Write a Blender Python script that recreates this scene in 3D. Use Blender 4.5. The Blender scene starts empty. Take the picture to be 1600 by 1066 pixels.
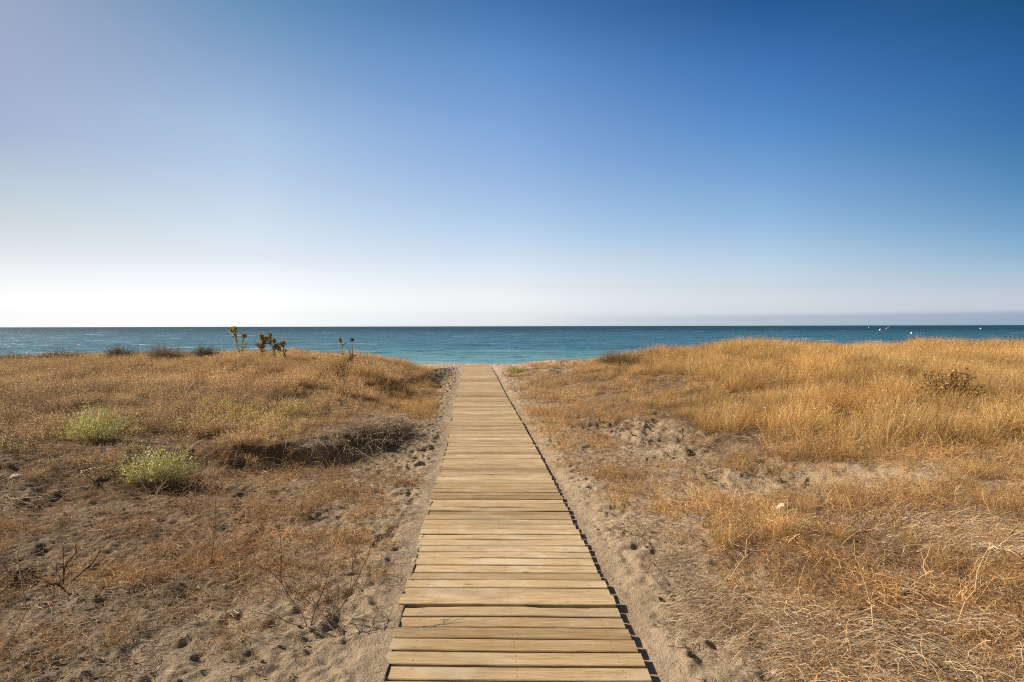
import bpy, math, random
import numpy as np
from mathutils import Matrix, Vector

R = math.radians
rng = np.random.default_rng(7)
random.seed(7)
scene = bpy.context.scene

# ------------------------------------------------------------------ camera
EYE = 1.6
F = 1067.0                       # focal length in pixels of the 1600 px wide frame (24 mm)
cam_d = bpy.data.cameras.new('camera')
cam_d.lens = 24.0
cam_d.sensor_width = 36.0
cam_d.clip_start = 0.05
cam_d.clip_end = 60000
cam = bpy.data.objects.new('camera', cam_d)
scene.collection.objects.link(cam)
CAM_R = Matrix.Rotation(R(90 - 1.246), 3, 'X') @ Matrix.Rotation(R(-0.125), 3, 'Z')
cam.matrix_world = Matrix.Translation((0, 0, EYE)) @ CAM_R.to_4x4()
scene.camera = cam

# ------------------------------------------------------------------ sun and sky
SUN_EL, SUN_AZ = 33.0, -76.0     # azimuth from +Y towards +X
SUN_STRENGTH = 5.0
SKY_STRENGTH = 0.10
EXPOSURE = 0.52
sl = bpy.data.lights.new('sun', 'SUN')
sl.energy = SUN_STRENGTH
sl.angle = R(0.5)
sl.color = (1.0, 0.90, 0.75)
so = bpy.data.objects.new('sun', sl)
so.rotation_euler = (R(90 - SUN_EL), 0, R(-SUN_AZ + 180))
so.location = (-20, 5, 20)
scene.collection.objects.link(so)
sdir = Vector((math.sin(R(SUN_AZ)) * math.cos(R(SUN_EL)), math.cos(R(SUN_AZ)) * math.cos(R(SUN_EL)), math.sin(R(SUN_EL))))
so.rotation_euler = sdir.to_track_quat('Z', 'Y').to_euler()

world = bpy.data.worlds.new('World')
scene.world = world
world.use_nodes = True
wn, wl = world.node_tree.nodes, world.node_tree.links
wn.clear()
w_out = wn.new('ShaderNodeOutputWorld')
w_bg = wn.new('ShaderNodeBackground')
w_bg.inputs['Strength'].default_value = SKY_STRENGTH
sky = wn.new('ShaderNodeTexSky')
sky.sky_type = 'NISHITA'
sky.sun_disc = False
sky.sun_elevation = R(SUN_EL)
sky.sun_rotation = R(SUN_AZ)
sky.air_density = 1.0
sky.dust_density = 1.5
sky.ozone_density = 1.5
wl.new(w_bg.outputs[0], w_out.inputs[0])

# Sky tint, its unseen directions toned for fill light: per azimuth (columns) and elevation (rows, degrees) the clear sky's colour is multiplied.
SKY_AZ = [-100, -36.87, -20.55, 0.0, 20.55, 36.87, 100]
# entries: elevation, red, green, blue; one list per azimuth
SKY_T = [
    [(0.17, 1.692, 2.174, 3.454), (0.86, 1.373, 1.701, 2.651), (2.58, 1.197, 1.283, 1.709), (4.72, 1.067, 1.043, 1.177), (6.84, 0.977, 0.945, 0.952), (8.95, 0.927, 0.908, 0.892), (13.09, 0.799, 0.783, 0.854), (17.09, 0.823, 0.794, 0.848), (20.93, 0.842, 0.824, 0.834)],
    [(0.2, 2.823, 3.343, 4.787), (1.01, 2.153, 2.459, 3.503), (3.01, 1.791, 1.755, 2.156), (5.51, 1.561, 1.427, 1.537), (7.99, 1.527, 1.409, 1.379), (10.44, 1.464, 1.362, 1.335), (15.22, 1.282, 1.309, 1.304), (19.79, 0.944, 1.068, 1.148), (24.11, 0.574, 0.878, 1.005)],
    [(0.21, 3.465, 3.937, 5.291), (1.07, 2.64, 2.867, 3.893), (3.22, 2.096, 1.988, 2.348), (5.89, 1.816, 1.683, 1.851), (8.53, 1.537, 1.559, 1.696), (11.13, 1.399, 1.442, 1.611), (16.2, 1.095, 1.288, 1.579), (21.02, 0.71, 1.111, 1.482), (25.55, 0.375, 0.746, 1.129)],
    [(0.2, 2.593, 3.15, 4.342), (0.65, 2.086, 2.412, 3.578), (1.01, 2.398, 2.657, 3.736), (3.01, 1.79, 1.784, 2.25), (5.51, 1.507, 1.554, 1.818), (7.99, 1.172, 1.371, 1.642), (10.44, 0.98, 1.255, 1.555), (15.22, 0.57, 1.009, 1.468), (19.79, 0.363, 0.778, 1.287), (24.11, 0.16, 0.496, 0.898)],
    [(0.17, 1.707, 2.34, 3.573), (0.77, 1.507, 1.754, 2.938), (1.07, 2.006, 2.143, 3.125), (2.58, 1.376, 1.448, 2.022), (4.72, 0.848, 1.089, 1.458), (6.84, 0.585, 0.887, 1.229), (8.95, 0.43, 0.761, 1.082), (13.09, 0.237, 0.594, 0.943), (17.09, 0.165, 0.507, 0.885), (20.93, 0.098, 0.391, 0.652)]]

SIDE = [(0.2, 1.3, 1.2, 1.0), (10, .85, .74, .62), (30, .62, .55, .46)]  # unseen side and rear sky, dimmed and warmed to weaken the blue fill
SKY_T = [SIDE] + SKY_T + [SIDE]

def world_tint():
    tc = wn.new('ShaderNodeTexCoord')
    sx = wn.new('ShaderNodeSeparateXYZ')
    wl.new(tc.outputs['Generated'], sx.inputs[0])
    def m(op, a, b=None, clamp=False):
        n = wn.new('ShaderNodeMath'); n.operation = op; n.use_clamp = clamp
        for i, v in enumerate((a, b)):
            if v is None: continue
            if isinstance(v, (int, float)): n.inputs[i].default_value = v
            else: wl.new(v, n.inputs[i])
        return n.outputs[0]
    el = m('ARCSINE', sx.outputs['Z'])
    az = m('ARCTAN2', sx.outputs['X'], sx.outputs['Y'])
    elf = m('DIVIDE', el, R(90.0), clamp=True)
    elf = m('POWER', elf, 0.5)
    prev = None
    for c in range(len(SKY_AZ)):
        ramp = wn.new('ShaderNodeValToRGB')
        cr = ramp.color_ramp
        cr.interpolation = 'B_SPLINE' if False else 'LINEAR'
        while len(cr.elements) > 1: cr.elements.remove(cr.elements[-1])
        for r, t in enumerate(SKY_T[c] + [(60.0, .60, .54, .47)]):  # last stop: unseen sky overhead, toned for the fill light too
            el_ = cr.elements[0] if r == 0 else cr.elements.new((t[0] / 90.0) ** 0.5)
            el_.position = (t[0] / 90.0) ** 0.5
            el_.color = (t[1] / 6, t[2] / 6, t[3] / 6, 1)
        wl.new(elf, ramp.inputs[0])
        if prev is None:
            prev = ramp.outputs[0]
        else:
            mr = wn.new('ShaderNodeMapRange'); mr.interpolation_type = 'LINEAR'
            mr.inputs['From Min'].default_value = R(SKY_AZ[c - 1]); mr.inputs['From Max'].default_value = R(SKY_AZ[c])
            wl.new(az, mr.inputs['Value'])
            mx = wn.new('ShaderNodeMix'); mx.data_type = 'RGBA'
            wl.new(mr.outputs[0], mx.inputs['Factor']); wl.new(prev, mx.inputs['A']); wl.new(ramp.outputs[0], mx.inputs['B'])
            prev = mx.outputs['Result']
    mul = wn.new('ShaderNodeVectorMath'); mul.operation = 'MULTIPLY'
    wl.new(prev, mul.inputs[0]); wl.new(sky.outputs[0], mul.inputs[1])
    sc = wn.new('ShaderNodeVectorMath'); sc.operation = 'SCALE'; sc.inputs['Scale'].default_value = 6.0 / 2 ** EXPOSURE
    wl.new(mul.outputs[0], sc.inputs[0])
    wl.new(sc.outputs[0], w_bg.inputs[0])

if SKY_T is None:
    wl.new(sky.outputs[0], w_bg.inputs[0])
else:
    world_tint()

scene.view_settings.view_transform = 'Standard'
scene.view_settings.look = 'None'
scene.view_settings.exposure = EXPOSURE
scene.view_settings.gamma = 1.0
scene.cycles.max_bounces = 6
scene.cycles.use_denoising = False
scene.cycles.filter_width = 1.1
scene.cycles.sample_clamp_direct = 6.0
scene.cycles.sample_clamp_indirect = 3.0
scene.cycles.transparent_max_bounces = 8

# ------------------------------------------------------------------ small helpers
def link(o, parent=None):
    scene.collection.objects.link(o)
    if parent is not None: o.parent = parent
    return o

def tag(o, label=None, cat=None, group=None, kind=None):
    if label: o['label'] = label
    if cat: o['category'] = cat
    if group: o['group'] = group
    if kind: o['kind'] = kind
    return o

def empty(name, loc, rz=0.0):
    o = bpy.data.objects.new(name, None)
    o.location = loc; o.rotation_euler = (0, 0, rz); o.empty_display_size = 0.1
    return link(o)

def mesh_obj(name, V, Fq, mat, parent=None, col=None, attrs=None, smooth=False, do_link=True):
    """V (n,3), Fq: (m,4) or (m,3) int array; col (n,3) -> point colour attribute 'col'."""
    me = bpy.data.meshes.new(name)
    V = np.asarray(V, np.float32); Fq = np.asarray(Fq, np.int32)
    me.vertices.add(len(V)); me.vertices.foreach_set('co', V.ravel())
    k = Fq.shape[1]
    me.loops.add(len(Fq) * k); me.loops.foreach_set('vertex_index', Fq.ravel())
    me.polygons.add(len(Fq)); me.polygons.foreach_set('loop_start', np.arange(0, len(Fq) * k, k, dtype=np.int32))
    me.update(calc_edges=True)
    me.polygons.foreach_set('use_smooth', np.full(len(Fq), smooth, bool))
    if col is not None:
        a = me.attributes.new('col', 'FLOAT_VECTOR', 'POINT')
        a.data.foreach_set('vector', np.asarray(col, np.float32).ravel())
    for n, v in (attrs or {}).items():
        a = me.attributes.new(n, 'FLOAT', 'POINT'); a.data.foreach_set('value', np.asarray(v, np.float32))
    if mat is not None: me.materials.append(mat)
    o = bpy.data.objects.new(name, me)
    if do_link: link(o, parent)
    return o

_tabs = {}
def vnoise(x, y, seed=0):
    t = _tabs.get(seed)
    if t is None:
        t = _tabs[seed] = np.random.default_rng(1000 + seed).random((256, 256)).astype(np.float64)
    x = np.asarray(x, float); y = np.asarray(y, float)
    xi = np.floor(x).astype(int); yi = np.floor(y).astype(int)
    fx = x - xi; fy = y - yi
    fx = fx * fx * (3 - 2 * fx); fy = fy * fy * (3 - 2 * fy)
    a = t[xi & 255, yi & 255]; b = t[(xi + 1) & 255, yi & 255]; c = t[xi & 255, (yi + 1) & 255]; d = t[(xi + 1) & 255, (yi + 1) & 255]
    return (a * (1 - fx) + b * fx) * (1 - fy) + (c * (1 - fx) + d * fx) * fy

def fbm(x, y, seed=0, octv=4, gain=0.5):
    s = 0; a = 1; tot = 0
    c, sn = math.cos(0.6), math.sin(0.6)
    for i in range(octv):
        s = s + a * (vnoise(x, y, seed + i) - 0.5); tot += a; a *= gain
        x, y = (x * c - y * sn) * 2.03 + 7.1, (x * sn + y * c) * 2.03 + 3.3
    return s / tot * 2

def sstep(a, b, v):
    t = np.clip((v - a) / (b - a), 0, 1)
    return t * t * (3 - 2 * t)

def blob(x, y, cx, cy, rx, ry, a=0.0):
    dx, dy = x - cx, y - cy
    c, s = math.cos(R(a)), math.sin(R(a))
    u, v = (dx * c + dy * s) / rx, (-dx * s + dy * c) / ry
    return np.exp(-(u * u + v * v))

# ------------------------------------------------------------------ the lie of the land
BW = 1.24                                            # boardwalk width
def xc(y):                                           # centre line of the boardwalk
    return np.interp(y, [-6, 3.2, 5.2, 7.4, 9.5, 12, 15, 20, 30.5], [.48, .02, -.085, -.19, -.30, -.46, -.66, -.94, -1.56])
def zb(y):                                           # top of the boardwalk
    return -0.0066 * np.maximum(y, 0) + 0.012 * np.sin(y * 0.55) * sstep(6, 10, y) * sstep(29, 22, y)

LF_Y = [-6, 0, 3, 5.0, 6.2, 6.9, 7.6, 8.4, 9.3, 10.5, 12, 14, 20, 26, 31]
LF_X = [-6, -5.2, -4.6, -4.3, -3.7, -3.1, -2.55, -1.98, -1.75, -1.58, -1.55, -1.65, -2.1, -2.9, -4.2]
RF_Y = [-6, 0, 4, 6, 7.2, 8.2, 9.2, 10.5, 12, 14, 18, 22, 26, 31]
RF_X = [5.0, 4.8, 4.2, 3.9, 3.0, 2.75, 2.5, 2.05, 1.75, 1.55, 1.3, 1.4, 2.6, 4.6]

# the skyline of the dunes: point of the frame (u, v), distance of the crest there, height of what grows on it
CREST = [(-500, 556, 19, .27), (0, 557, 19, .27), (90, 552, 19.5, .27), (140, 554, 19.5, .27), (185, 550, 19, .27), (258, 548, 18, .27), (320, 548, 19, .27), (350, 547, 18.5, .27),
         (430, 543, 18, .27), (485, 546, 18, .27), (506, 555, 18, .27), (530, 549, 18, .27), (550, 547, 18, .27), (590, 554, 19, .30), (620, 563, 19.5, .25),
         (650, 571, 20.5, .24), (690, 573, 25, .0), (790, 571, 30, .0), (815, 567, 30, .03), (850, 563, 29, .10), (900, 560, 27, .16), (960, 556, 25, .2),
         (1010, 554, 24, .12), (1050, 551, 23, .12), (1100, 547, 21.5, .27), (1125, 540, 20, .28), (1210, 533, 19, .32), (1300, 537, 19, .32), (1400, 538, 19, .32),
         (1500, 534, 19, .32), (1560, 537, 19, .32), (1700, 536, 19, .32), (2100, 538, 19, .32)]
CX = np.array([(u - 800) / F * Y for u, v, Y, q in CREST]); CY = np.array([Y for u, v, Y, q in CREST], float)
CZ = np.array([EYE - Y * (v - 510) / F - q for u, v, Y, q in CREST])

def h_raw(x, y):
    base = -0.0066 * np.maximum(y, 0)
    yb = np.interp(x, CX, CY)
    back = sstep(yb + 8, yb + 1, y)
    base = base - 1.75 * sstep(31, 52, y) - 1.3 * sstep(50, 80, y)
    dl = np.interp(y, LF_Y, LF_X) - x + 0.22 * fbm(x * 0.9, y * 0.9, 21, 3)
    dr = x - np.interp(y, RF_Y, RF_X) + 0.3 * fbm(x * 0.9, y * 0.9, 25, 3)
    soft = 1.8 * sstep(8.1, 7.3, y)
    soft = soft + 1.6 * sstep(11.0, 12.5, y)
    left = ((0.27 - .17 * sstep(10, 14, y)) * sstep(-0.02, 0.26 + soft, dl) + 0.17 * sstep(0.2, 6, dl)) * back * sstep(3.0, 7.0, y)
    left = left + 0.16 * sstep(0.5, 5, -x - 1.2) * sstep(7.5, 3, y)
    scarp = 0.09 + 0.05 * sstep(16, 9, y)
    right = (scarp * sstep(-0.05, 0.7, dr) + 0.34 * sstep(0.2, 5.5, dr) + 0.14 * sstep(4, 12, dr)) * back * sstep(4, 8, y)
    right = right + 0.20 * sstep(0.9, 3.4, x) * sstep(8.0, 4.5, y)
    right = right - 0.10 * blob(x, y, 2.65, 6.9, 0.8, 0.45, 15)
    return base + left + right

def h_base(x, y):
    z = h_raw(x, y)
    yb = np.interp(x, CX, CY)
    lift = np.interp(x, CX, CZ) - h_raw(x, yb)
    w = sstep(yb * 0.42, yb, y) * sstep(yb + 8, yb + 1, y)
    lift = lift + .10 * fbm(x * 1.1, y * .5, 7, 3)
    w = w * sstep(-.9, 1.6, np.maximum(np.interp(y, LF_Y, LF_X) - x, x - np.interp(y, RF_Y, RF_X) + 1.5) + 3 * sstep(yb * .75, yb, y))
    rough = (0.055 * fbm(x * 0.55, y * 0.55, 1, 3) * (1 - .7 * w) + 0.035 * fbm(x * 1.7, y * 1.7, 5, 3))
    dr = x - np.interp(y, RF_Y, RF_X)
    rg = np.exp(-((dr + .2) / 1.0) ** 2) * sstep(5.8, 6.6, y) * sstep(14, 12, y)
    rough = rough + rg * (0.06 * sstep(-.02, .10, fbm(x * 2.0 + y * .8, y * 1.5, 12, 3)) + .04 * sstep(0, .1, fbm(x * 3.3, y * 2.6, 14, 3)))
    rough = rough + 0.10 * fbm(x * 2.6, y * 2.1, 8, 3) * np.exp(-((dr + .1) / .8) ** 2) * sstep(6, 7, y) * sstep(13, 11, y)
    rough = rough + 0.03 * fbm(x * 3.1, y * 2.6, 9, 3) * sstep(9, 7, y) * sstep(-.6, -1.4, x)
    hol = -0.16 * blob(x, y, -3.15, 6.75, 0.42, 0.13, 8) - 0.13 * blob(x, y, -3.15, 4.4, 0.16, 0.11) - 0.12 * blob(x, y, -2.05, 8.6, 0.45, 0.14, 42)
    s = np.abs(x - xc(y)) - BW / 2
    far = sstep(0.15, 1.1, s)
    far = np.maximum(far, np.where(y < 31.5, 0.0, 1.0))
    flat = -0.0066 * np.maximum(y, 0) - 1.75 * sstep(31, 52, y) - 1.3 * sstep(50, 80, y)
    return flat + (z - flat + lift * w + rough + hol) * far

def h_fine(x, y):
    s = np.abs(x - xc(y)) - BW / 2
    m = sstep(0.0, 0.2, s)
    churn = np.exp(-np.maximum(s, 0) / 1.1) * (1 + .5 * sstep(7, 10, y) * (x < 0))
    n1 = fbm(x * 7, y * 6, 31, 3)
    ridg = 1 - np.abs(fbm(x * 10, y * 7.5, 35, 3)) * 2.2
    dk = 1 + .7 * sstep(.9, 2.2, -(x - xc(y))) * sstep(9, 5.5, y)
    z = (0.018 * n1 + 0.011 * fbm(x * 24, y * 20, 39, 3)) * dk
    pits = sstep(0.15, 0.7, fbm(x * 8.5, y * 7, 43, 2))
    z = z + churn * (0.014 * ridg - 0.042 * pits)
    z = z + 0.012 * fbm(x * 14, y * 9, 46, 2)
    z = z + .012 * churn * sstep(-.02, .10, fbm(x * 4.5, y * 3.4, 57, 3))
    return z * m

def h_deck(x, y, z):
    """sand laid against the boardwalk: flush on its left, a few centimetres lower on its right, lower still beneath it"""
    s = x - xc(y)
    half = BW / 2
    top = zb(y)
    under = top - 0.11
    lft = top - 0.001 + 0.007 * fbm(x * 12, y * 3.5, 51, 3)
    rgt = top - 0.034 + 0.010 * fbm(x * 9, y * 2.5, 55, 3)
    zl = lft + (z - lft) * sstep(half, half + 0.26, -s)
    zr = rgt + (z - rgt) * sstep(half + 0.03, half + 0.32, s)
    out = np.where(s < 0, zl, zr)
    wl_ = sstep(half - 0.034, half - 0.014, -s)
    wr_ = sstep(half - 0.10, half - 0.04, s)
    w = np.where(s < 0, wl_, wr_)
    zz = under + (out - under) * w
    return np.where(y < 31.0, zz, z)

def height(x, y, fine=True):
    x = np.asarray(x, float); y = np.asarray(y, float)
    z = h_base(x, y)
    if fine: z = z + h_fine(x, y)
    return h_deck(x, y, z)

def pix(u, v, tmin=2.0, tmax=60.0):
    """where the line of sight through a point of the 1600x1066 frame meets the ground"""
    d = CAM_R @ Vector(((u - 800) / F, -(v - 533) / F, -1))
    t = np.linspace(tmin, tmax, 6000)
    X, Y, Z = d.x * t, d.y * t, EYE + d.z * t
    below = np.nonzero(Z < height(X, Y, False))[0]
    i = below[0] if len(below) else -1
    return float(X[i]), float(Y[i]), float(height(X[i], Y[i], False))

def at_depth(u, Y):
    return (u - 800) / F * Y

# ------------------------------------------------------------------ materials
def new_mat(name):
    m = bpy.data.materials.new(name); m.use_nodes = True
    nt = m.node_tree; nt.nodes.clear()
    out = nt.nodes.new('ShaderNodeOutputMaterial')
    return m, nt, out

class NB:
    """short-hand for node building"""
    def __init__(s, nt): s.nt = nt; s.n = nt.nodes; s.l = nt.links
    def node(s, t, **kw):
        n = s.n.new(t)
        for k, v in kw.items(): setattr(n, k, v)
        return n
    def put(s, sock, v):
        if isinstance(v, (int, float)): sock.default_value = v
        elif isinstance(v, tuple): sock.default_value = v if len(v) == len(sock.default_value) else v + (1,)
        else: s.l.new(v, sock)
    def math(s, op, a, b=0.0, clamp=False):
        n = s.node('ShaderNodeMath', operation=op, use_clamp=clamp)
        s.put(n.inputs[0], a); s.put(n.inputs[1], b); return n.outputs[0]
    def vmul(s, a, b):
        n = s.node('ShaderNodeVectorMath', operation='MULTIPLY'); s.put(n.inputs[0], a); s.put(n.inputs[1], b); return n.outputs[0]
    def mix(s, f, a, b, mode='MIX'):
        n = s.node('ShaderNodeMix', data_type='RGBA', blend_type=mode)
        s.put(n.inputs[0], f); s.put(n.inputs[6], a); s.put(n.inputs[7], b); return n.outputs[2]
    def noise(s, vec, scale, detail=4, rough=0.55, dist=0.0, out=0):
        n = s.node('ShaderNodeTexNoise'); s.put(n.inputs['Vector'], vec); n.inputs['Scale'].default_value = scale
        n.inputs['Detail'].default_value = detail; n.inputs['Roughness'].default_value = rough; n.inputs['Distortion'].default_value = dist
        return n.outputs[out]
    def ramp(s, f, stops):
        n = s.node('ShaderNodeValToRGB'); cr = n.color_ramp
        while len(cr.elements) > 1: cr.elements.remove(cr.elements[-1])
        for i, (p, c) in enumerate(stops):
            e = cr.elements[0] if i == 0 else cr.elements.new(p)
            e.position = p; e.color = (c, c, c, 1) if isinstance(c, (int, float)) else c + (1,)
        s.put(n.inputs[0], f); return n.outputs[0]
    def mapr(s, v, a, b, c=0.0, d=1.0):
        n = s.node('ShaderNodeMapRange'); s.put(n.inputs[0], v)
        for i, k in enumerate((a, b, c, d)): n.inputs[i + 1].default_value = k
        return n.outputs[0]
    def attr(s, name, typ='GEOMETRY'):
        n = s.node('ShaderNodeAttribute', attribute_type=typ); n.attribute_name = name; return n
    def bump(s, hgt, strength, dist, normal=None):
        n = s.node('ShaderNodeBump'); n.inputs['Strength'].default_value = strength; n.inputs['Distance'].default_value = dist
        s.put(n.inputs['Height'], hgt)
        if normal is not None: s.put(n.inputs['Normal'], normal)
        return n.outputs[0]
    def scaled(s, vec, sx, sy, sz):
        return s.vmul(vec, (sx, sy, sz))

def plant_material(name, instanced, trans=0.3, rough=0.7):
    m, nt, out = new_mat(name); b = NB(nt)
    c = b.attr('col').outputs['Vector']
    if instanced:
        c = b.vmul(c, b.attr('tint', 'INSTANCER').outputs['Vector'])
    d = b.node('ShaderNodeBsdfPrincipled'); b.put(d.inputs['Base Color'], c)
    d.inputs['Roughness'].default_value = rough; d.inputs['Specular IOR Level'].default_value = 0.25
    t = b.node('ShaderNodeBsdfTranslucent'); b.put(t.inputs['Color'], c)
    mx = b.node('ShaderNodeMixShader'); mx.inputs[0].default_value = trans
    b.l.new(d.outputs[0], mx.inputs[1]); b.l.new(t.outputs[0], mx.inputs[2]); b.l.new(mx.outputs[0], out.inputs[0])
    return m

M_GRASS = plant_material('dry_grass_blades', True, 0.32)
M_PLANT = plant_material('plant', False, 0.25)
M_TWIG = plant_material('twigs', False, 0.0, 0.85)

def ground_material():
    m, nt, out = new_mat('sandy_ground'); b = NB(nt)
    pos = b.node('ShaderNodeNewGeometry').outputs['Position']
    veg = b.attr('veg').outputs['Fac']; hum_shade = b.attr('humus_shade').outputs['Fac']; beach = b.attr('beach').outputs['Fac']
    n1 = b.noise(pos, 1.6, 5, 0.6); n2 = b.noise(pos, 11, 5, 0.65, 0.3); n3 = b.noise(pos, 95, 4, 0.7)
    sand = b.ramp(n1, [(0.3, (0.33, 0.245, 0.160)), (0.55, (0.415, 0.315, 0.212)), (0.75, (0.49, 0.38, 0.265))])
    sand = b.mix(b.ramp(n2, [(0.42, 0.0), (0.68, 0.55)]), sand, (0.28, 0.195, 0.12))
    grit = b.ramp(b.noise(pos, 190, 2, 0.5), [(0.36, 1.0), (0.42, 0.0)])
    sand = b.mix(b.math('MULTIPLY', grit, 0.5), sand, (0.12, 0.08, 0.055))
    grit2 = b.ramp(b.noise(pos, 150, 2, 0.5), [(0.66, 0.0), (0.70, 1.0)])
    sand = b.mix(b.math('MULTIPLY', grit2, 0.5), sand, (0.62, 0.54, 0.44))
    sand = b.mix(b.math('MULTIPLY', b.attr('dark_sand').outputs['Fac'], 0.8), sand, (0.215, 0.170, 0.120))
    # litter of dead plants under the grass
    fib = b.noise(b.scaled(pos, 1, 0.35, 1), 120, 4, 0.75, 1.2)
    lit = b.ramp(fib, [(0.33, (0.055, 0.032, 0.019)), (0.5, (0.17, 0.10, 0.055)), (0.66, (0.36, 0.235, 0.135))])
    vm = b.math('MULTIPLY', b.math('ADD', veg, b.math('MULTIPLY', b.math('SUBTRACT', n2, 0.5), 1.3)), 1.0, True)
    col = b.mix(b.mapr(vm, 0.25, 0.75), sand, lit)
    col = b.mix(b.math('MULTIPLY', hum_shade, 0.85), col, (0.040, 0.027, 0.018))  # dark soil, and the painted shade of hollows and deck
    col = b.mix(beach, col, (0.50, 0.38, 0.30))
    p = b.node('ShaderNodeBsdfPrincipled'); b.put(p.inputs['Base Color'], col)
    p.inputs['Roughness'].default_value = 0.95; p.inputs['Specular IOR Level'].default_value = 0.15
    hgt = b.math('ADD', b.math('MULTIPLY', n2, 1.0), b.math('MULTIPLY', n3, 0.28))
    hgt = b.math('ADD', hgt, b.math('MULTIPLY', fib, 0.10))
    b.put(p.inputs['Normal'], b.bump(hgt, 1.0, 0.040))
    b.l.new(p.outputs[0], out.inputs[0])
    return m

def wood_material():
    m, nt, out = new_mat('weathered_planks'); b = NB(nt)
    uv = b.attr('puv').outputs['Vector']            # x along the plank, y across it, z a number of the plank's own
    pr = b.attr('shade').outputs['Fac']
    g1 = b.noise(b.scaled(uv, 3.0, 46, 7.7), 1.0, 8, 0.72, 0.8)
    g2 = b.noise(b.scaled(uv, 9, 210, 3.1), 1.0, 3, 0.6, 0.2)
    g3 = b.noise(b.scaled(uv, 3.3, 5, 1.9), 1.0, 4, 0.6)
    col = b.ramp(g1, [(0.30, (0.27, 0.162, 0.074)), (0.45, (0.425, 0.290, 0.146)), (0.62, (0.52, 0.378, 0.205))])
    col = b.mix(b.ramp(g2, [(0.36, 0.55), (0.50, 0.0)]), col, (0.22, 0.13, 0.07))
    col = b.mix(b.ramp(g3, [(0.50, 0.0), (0.68, 0.6)]), col, (0.57, 0.46, 0.33))       # dusted with sand
    stain = b.ramp(b.noise(b.scaled(uv, 1.1, 2.5, 0.9), 1.0, 5, 0.7), [(0.52, 0.0), (0.68, 0.45)])
    col = b.mix(stain, col, (0.24, 0.185, 0.13))
    vor = b.node('ShaderNodeTexVoronoi'); b.put(vor.inputs['Vector'], b.scaled(uv, 2.6, 9.0, 2.1)); vor.inputs['Scale'].default_value = 1.0
    knot = b.ramp(vor.outputs['Distance'], [(0.0, 1.0), (0.055, 0.8), (0.09, 0.0)])
    col = b.mix(b.math('MULTIPLY', knot, 0.75), col, (0.10, 0.05, 0.025))
    su = b.node('ShaderNodeSeparateXYZ'); b.put(su.inputs[0], b.attr('loc2').outputs['Vector'])
    ax = b.math('ABSOLUTE', b.math('SUBTRACT', b.math('ABSOLUTE', b.math('SUBTRACT', b.math('ABSOLUTE', su.outputs['X']), 0.25)), 0.25))
    ay = b.math('SUBTRACT', b.math('ABSOLUTE', su.outputs['Y']), 0.032)
    dd = b.math('SQRT', b.math('ADD', b.math('MULTIPLY', ax, ax), b.math('MULTIPLY', ay, ay)))
    nail = b.mapr(dd, 0.0032, 0.0055, 1.0, 0.0)
    col = b.mix(b.math('MULTIPLY', nail, 0.8, True), col, (0.07, 0.05, 0.04))
    speck = b.ramp(b.noise(b.scaled(uv, 60, 110, 5), 1.0, 3, 0.7), [(0.66, 0.0), (0.74, 0.7)])
    col = b.mix(speck, col, (0.13, 0.08, 0.05))
    sh = b.node('ShaderNodeCombineXYZ')
    for i, k in enumerate((0.85, 1.0, 1.25)): b.put(sh.inputs[i], b.math('POWER', pr, k))
    col = b.vmul(col, sh.outputs[0])
    p = b.node('ShaderNodeBsdfPrincipled'); b.put(p.inputs['Base Color'], col)
    p.inputs['Roughness'].default_value = 0.75; p.inputs['Specular IOR Level'].default_value = 0.3
    hgt = b.math('ADD', g1, b.math('MULTIPLY', g2, 0.5)); hgt = b.math('SUBTRACT', hgt, b.math('MULTIPLY', knot, 0.4))
    b.put(p.inputs['Normal'], b.bump(hgt, 0.55, 0.004))
    b.l.new(p.outputs[0], out.inputs[0])
    return m

def sea_material():
    m, nt, out = new_mat('sea_water'); b = NB(nt)
    g = b.node('ShaderNodeNewGeometry'); pos = g.outputs['Position']
    sx = b.node('ShaderNodeSeparateXYZ'); b.put(sx.inputs[0], pos)
    y = b.math('ADD', sx.outputs['Y'], b.math('MULTIPLY', b.noise(b.scaled(pos, 0.01, 0.03, 0), 1.0, 3), 60.0))
    far = b.mapr(y, 90, 620)
    far.node.interpolation_type = 'SMOOTHSTEP'
    near = b.mapr(y, 75, 130)
    deep = b.mix(far, (0.038, 0.140, 0.196), (0.009, 0.050, 0.082))
    col = b.mix(near, (0.15, 0.35, 0.385), deep)
    foam = b.attr('foam').outputs['Fac']
    fn = b.noise(b.scaled(pos, 0.9, 1.6, 1), 1.0, 5, 0.75)
    fm = b.math('MULTIPLY', foam, b.ramp(fn, [(0.40, 0.0), (0.58, 1.0)]))
    col = b.mix(fm, col, (0.78, 0.82, 0.82))
    p = b.node('ShaderNodeBsdfPrincipled'); b.put(p.inputs['Base Color'], col)
    b.put(p.inputs['Roughness'], b.math('MAXIMUM', b.mapr(y, 60, 900, 0.34, 0.55), b.math('MULTIPLY', fm, 0.9)))
    p.inputs['IOR'].default_value = 1.33; p.inputs['Specular IOR Level'].default_value = 0.42
    w1 = b.noise(b.scaled(pos, 0.22, 0.75, 1), 1.0, 4, 0.55, 0.5)
    w2 = b.noise(b.scaled(pos, 0.045, 0.16, 1), 1.0, 4, 0.6, 0.5)
    n = b.bump(w2, 1.0, 3.2)
    n = b.bump(w1, 1.0, 0.75, n)
    b.put(p.inputs['Normal'], n)
    b.l.new(p.outputs[0], out.inputs[0])
    return m

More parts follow.
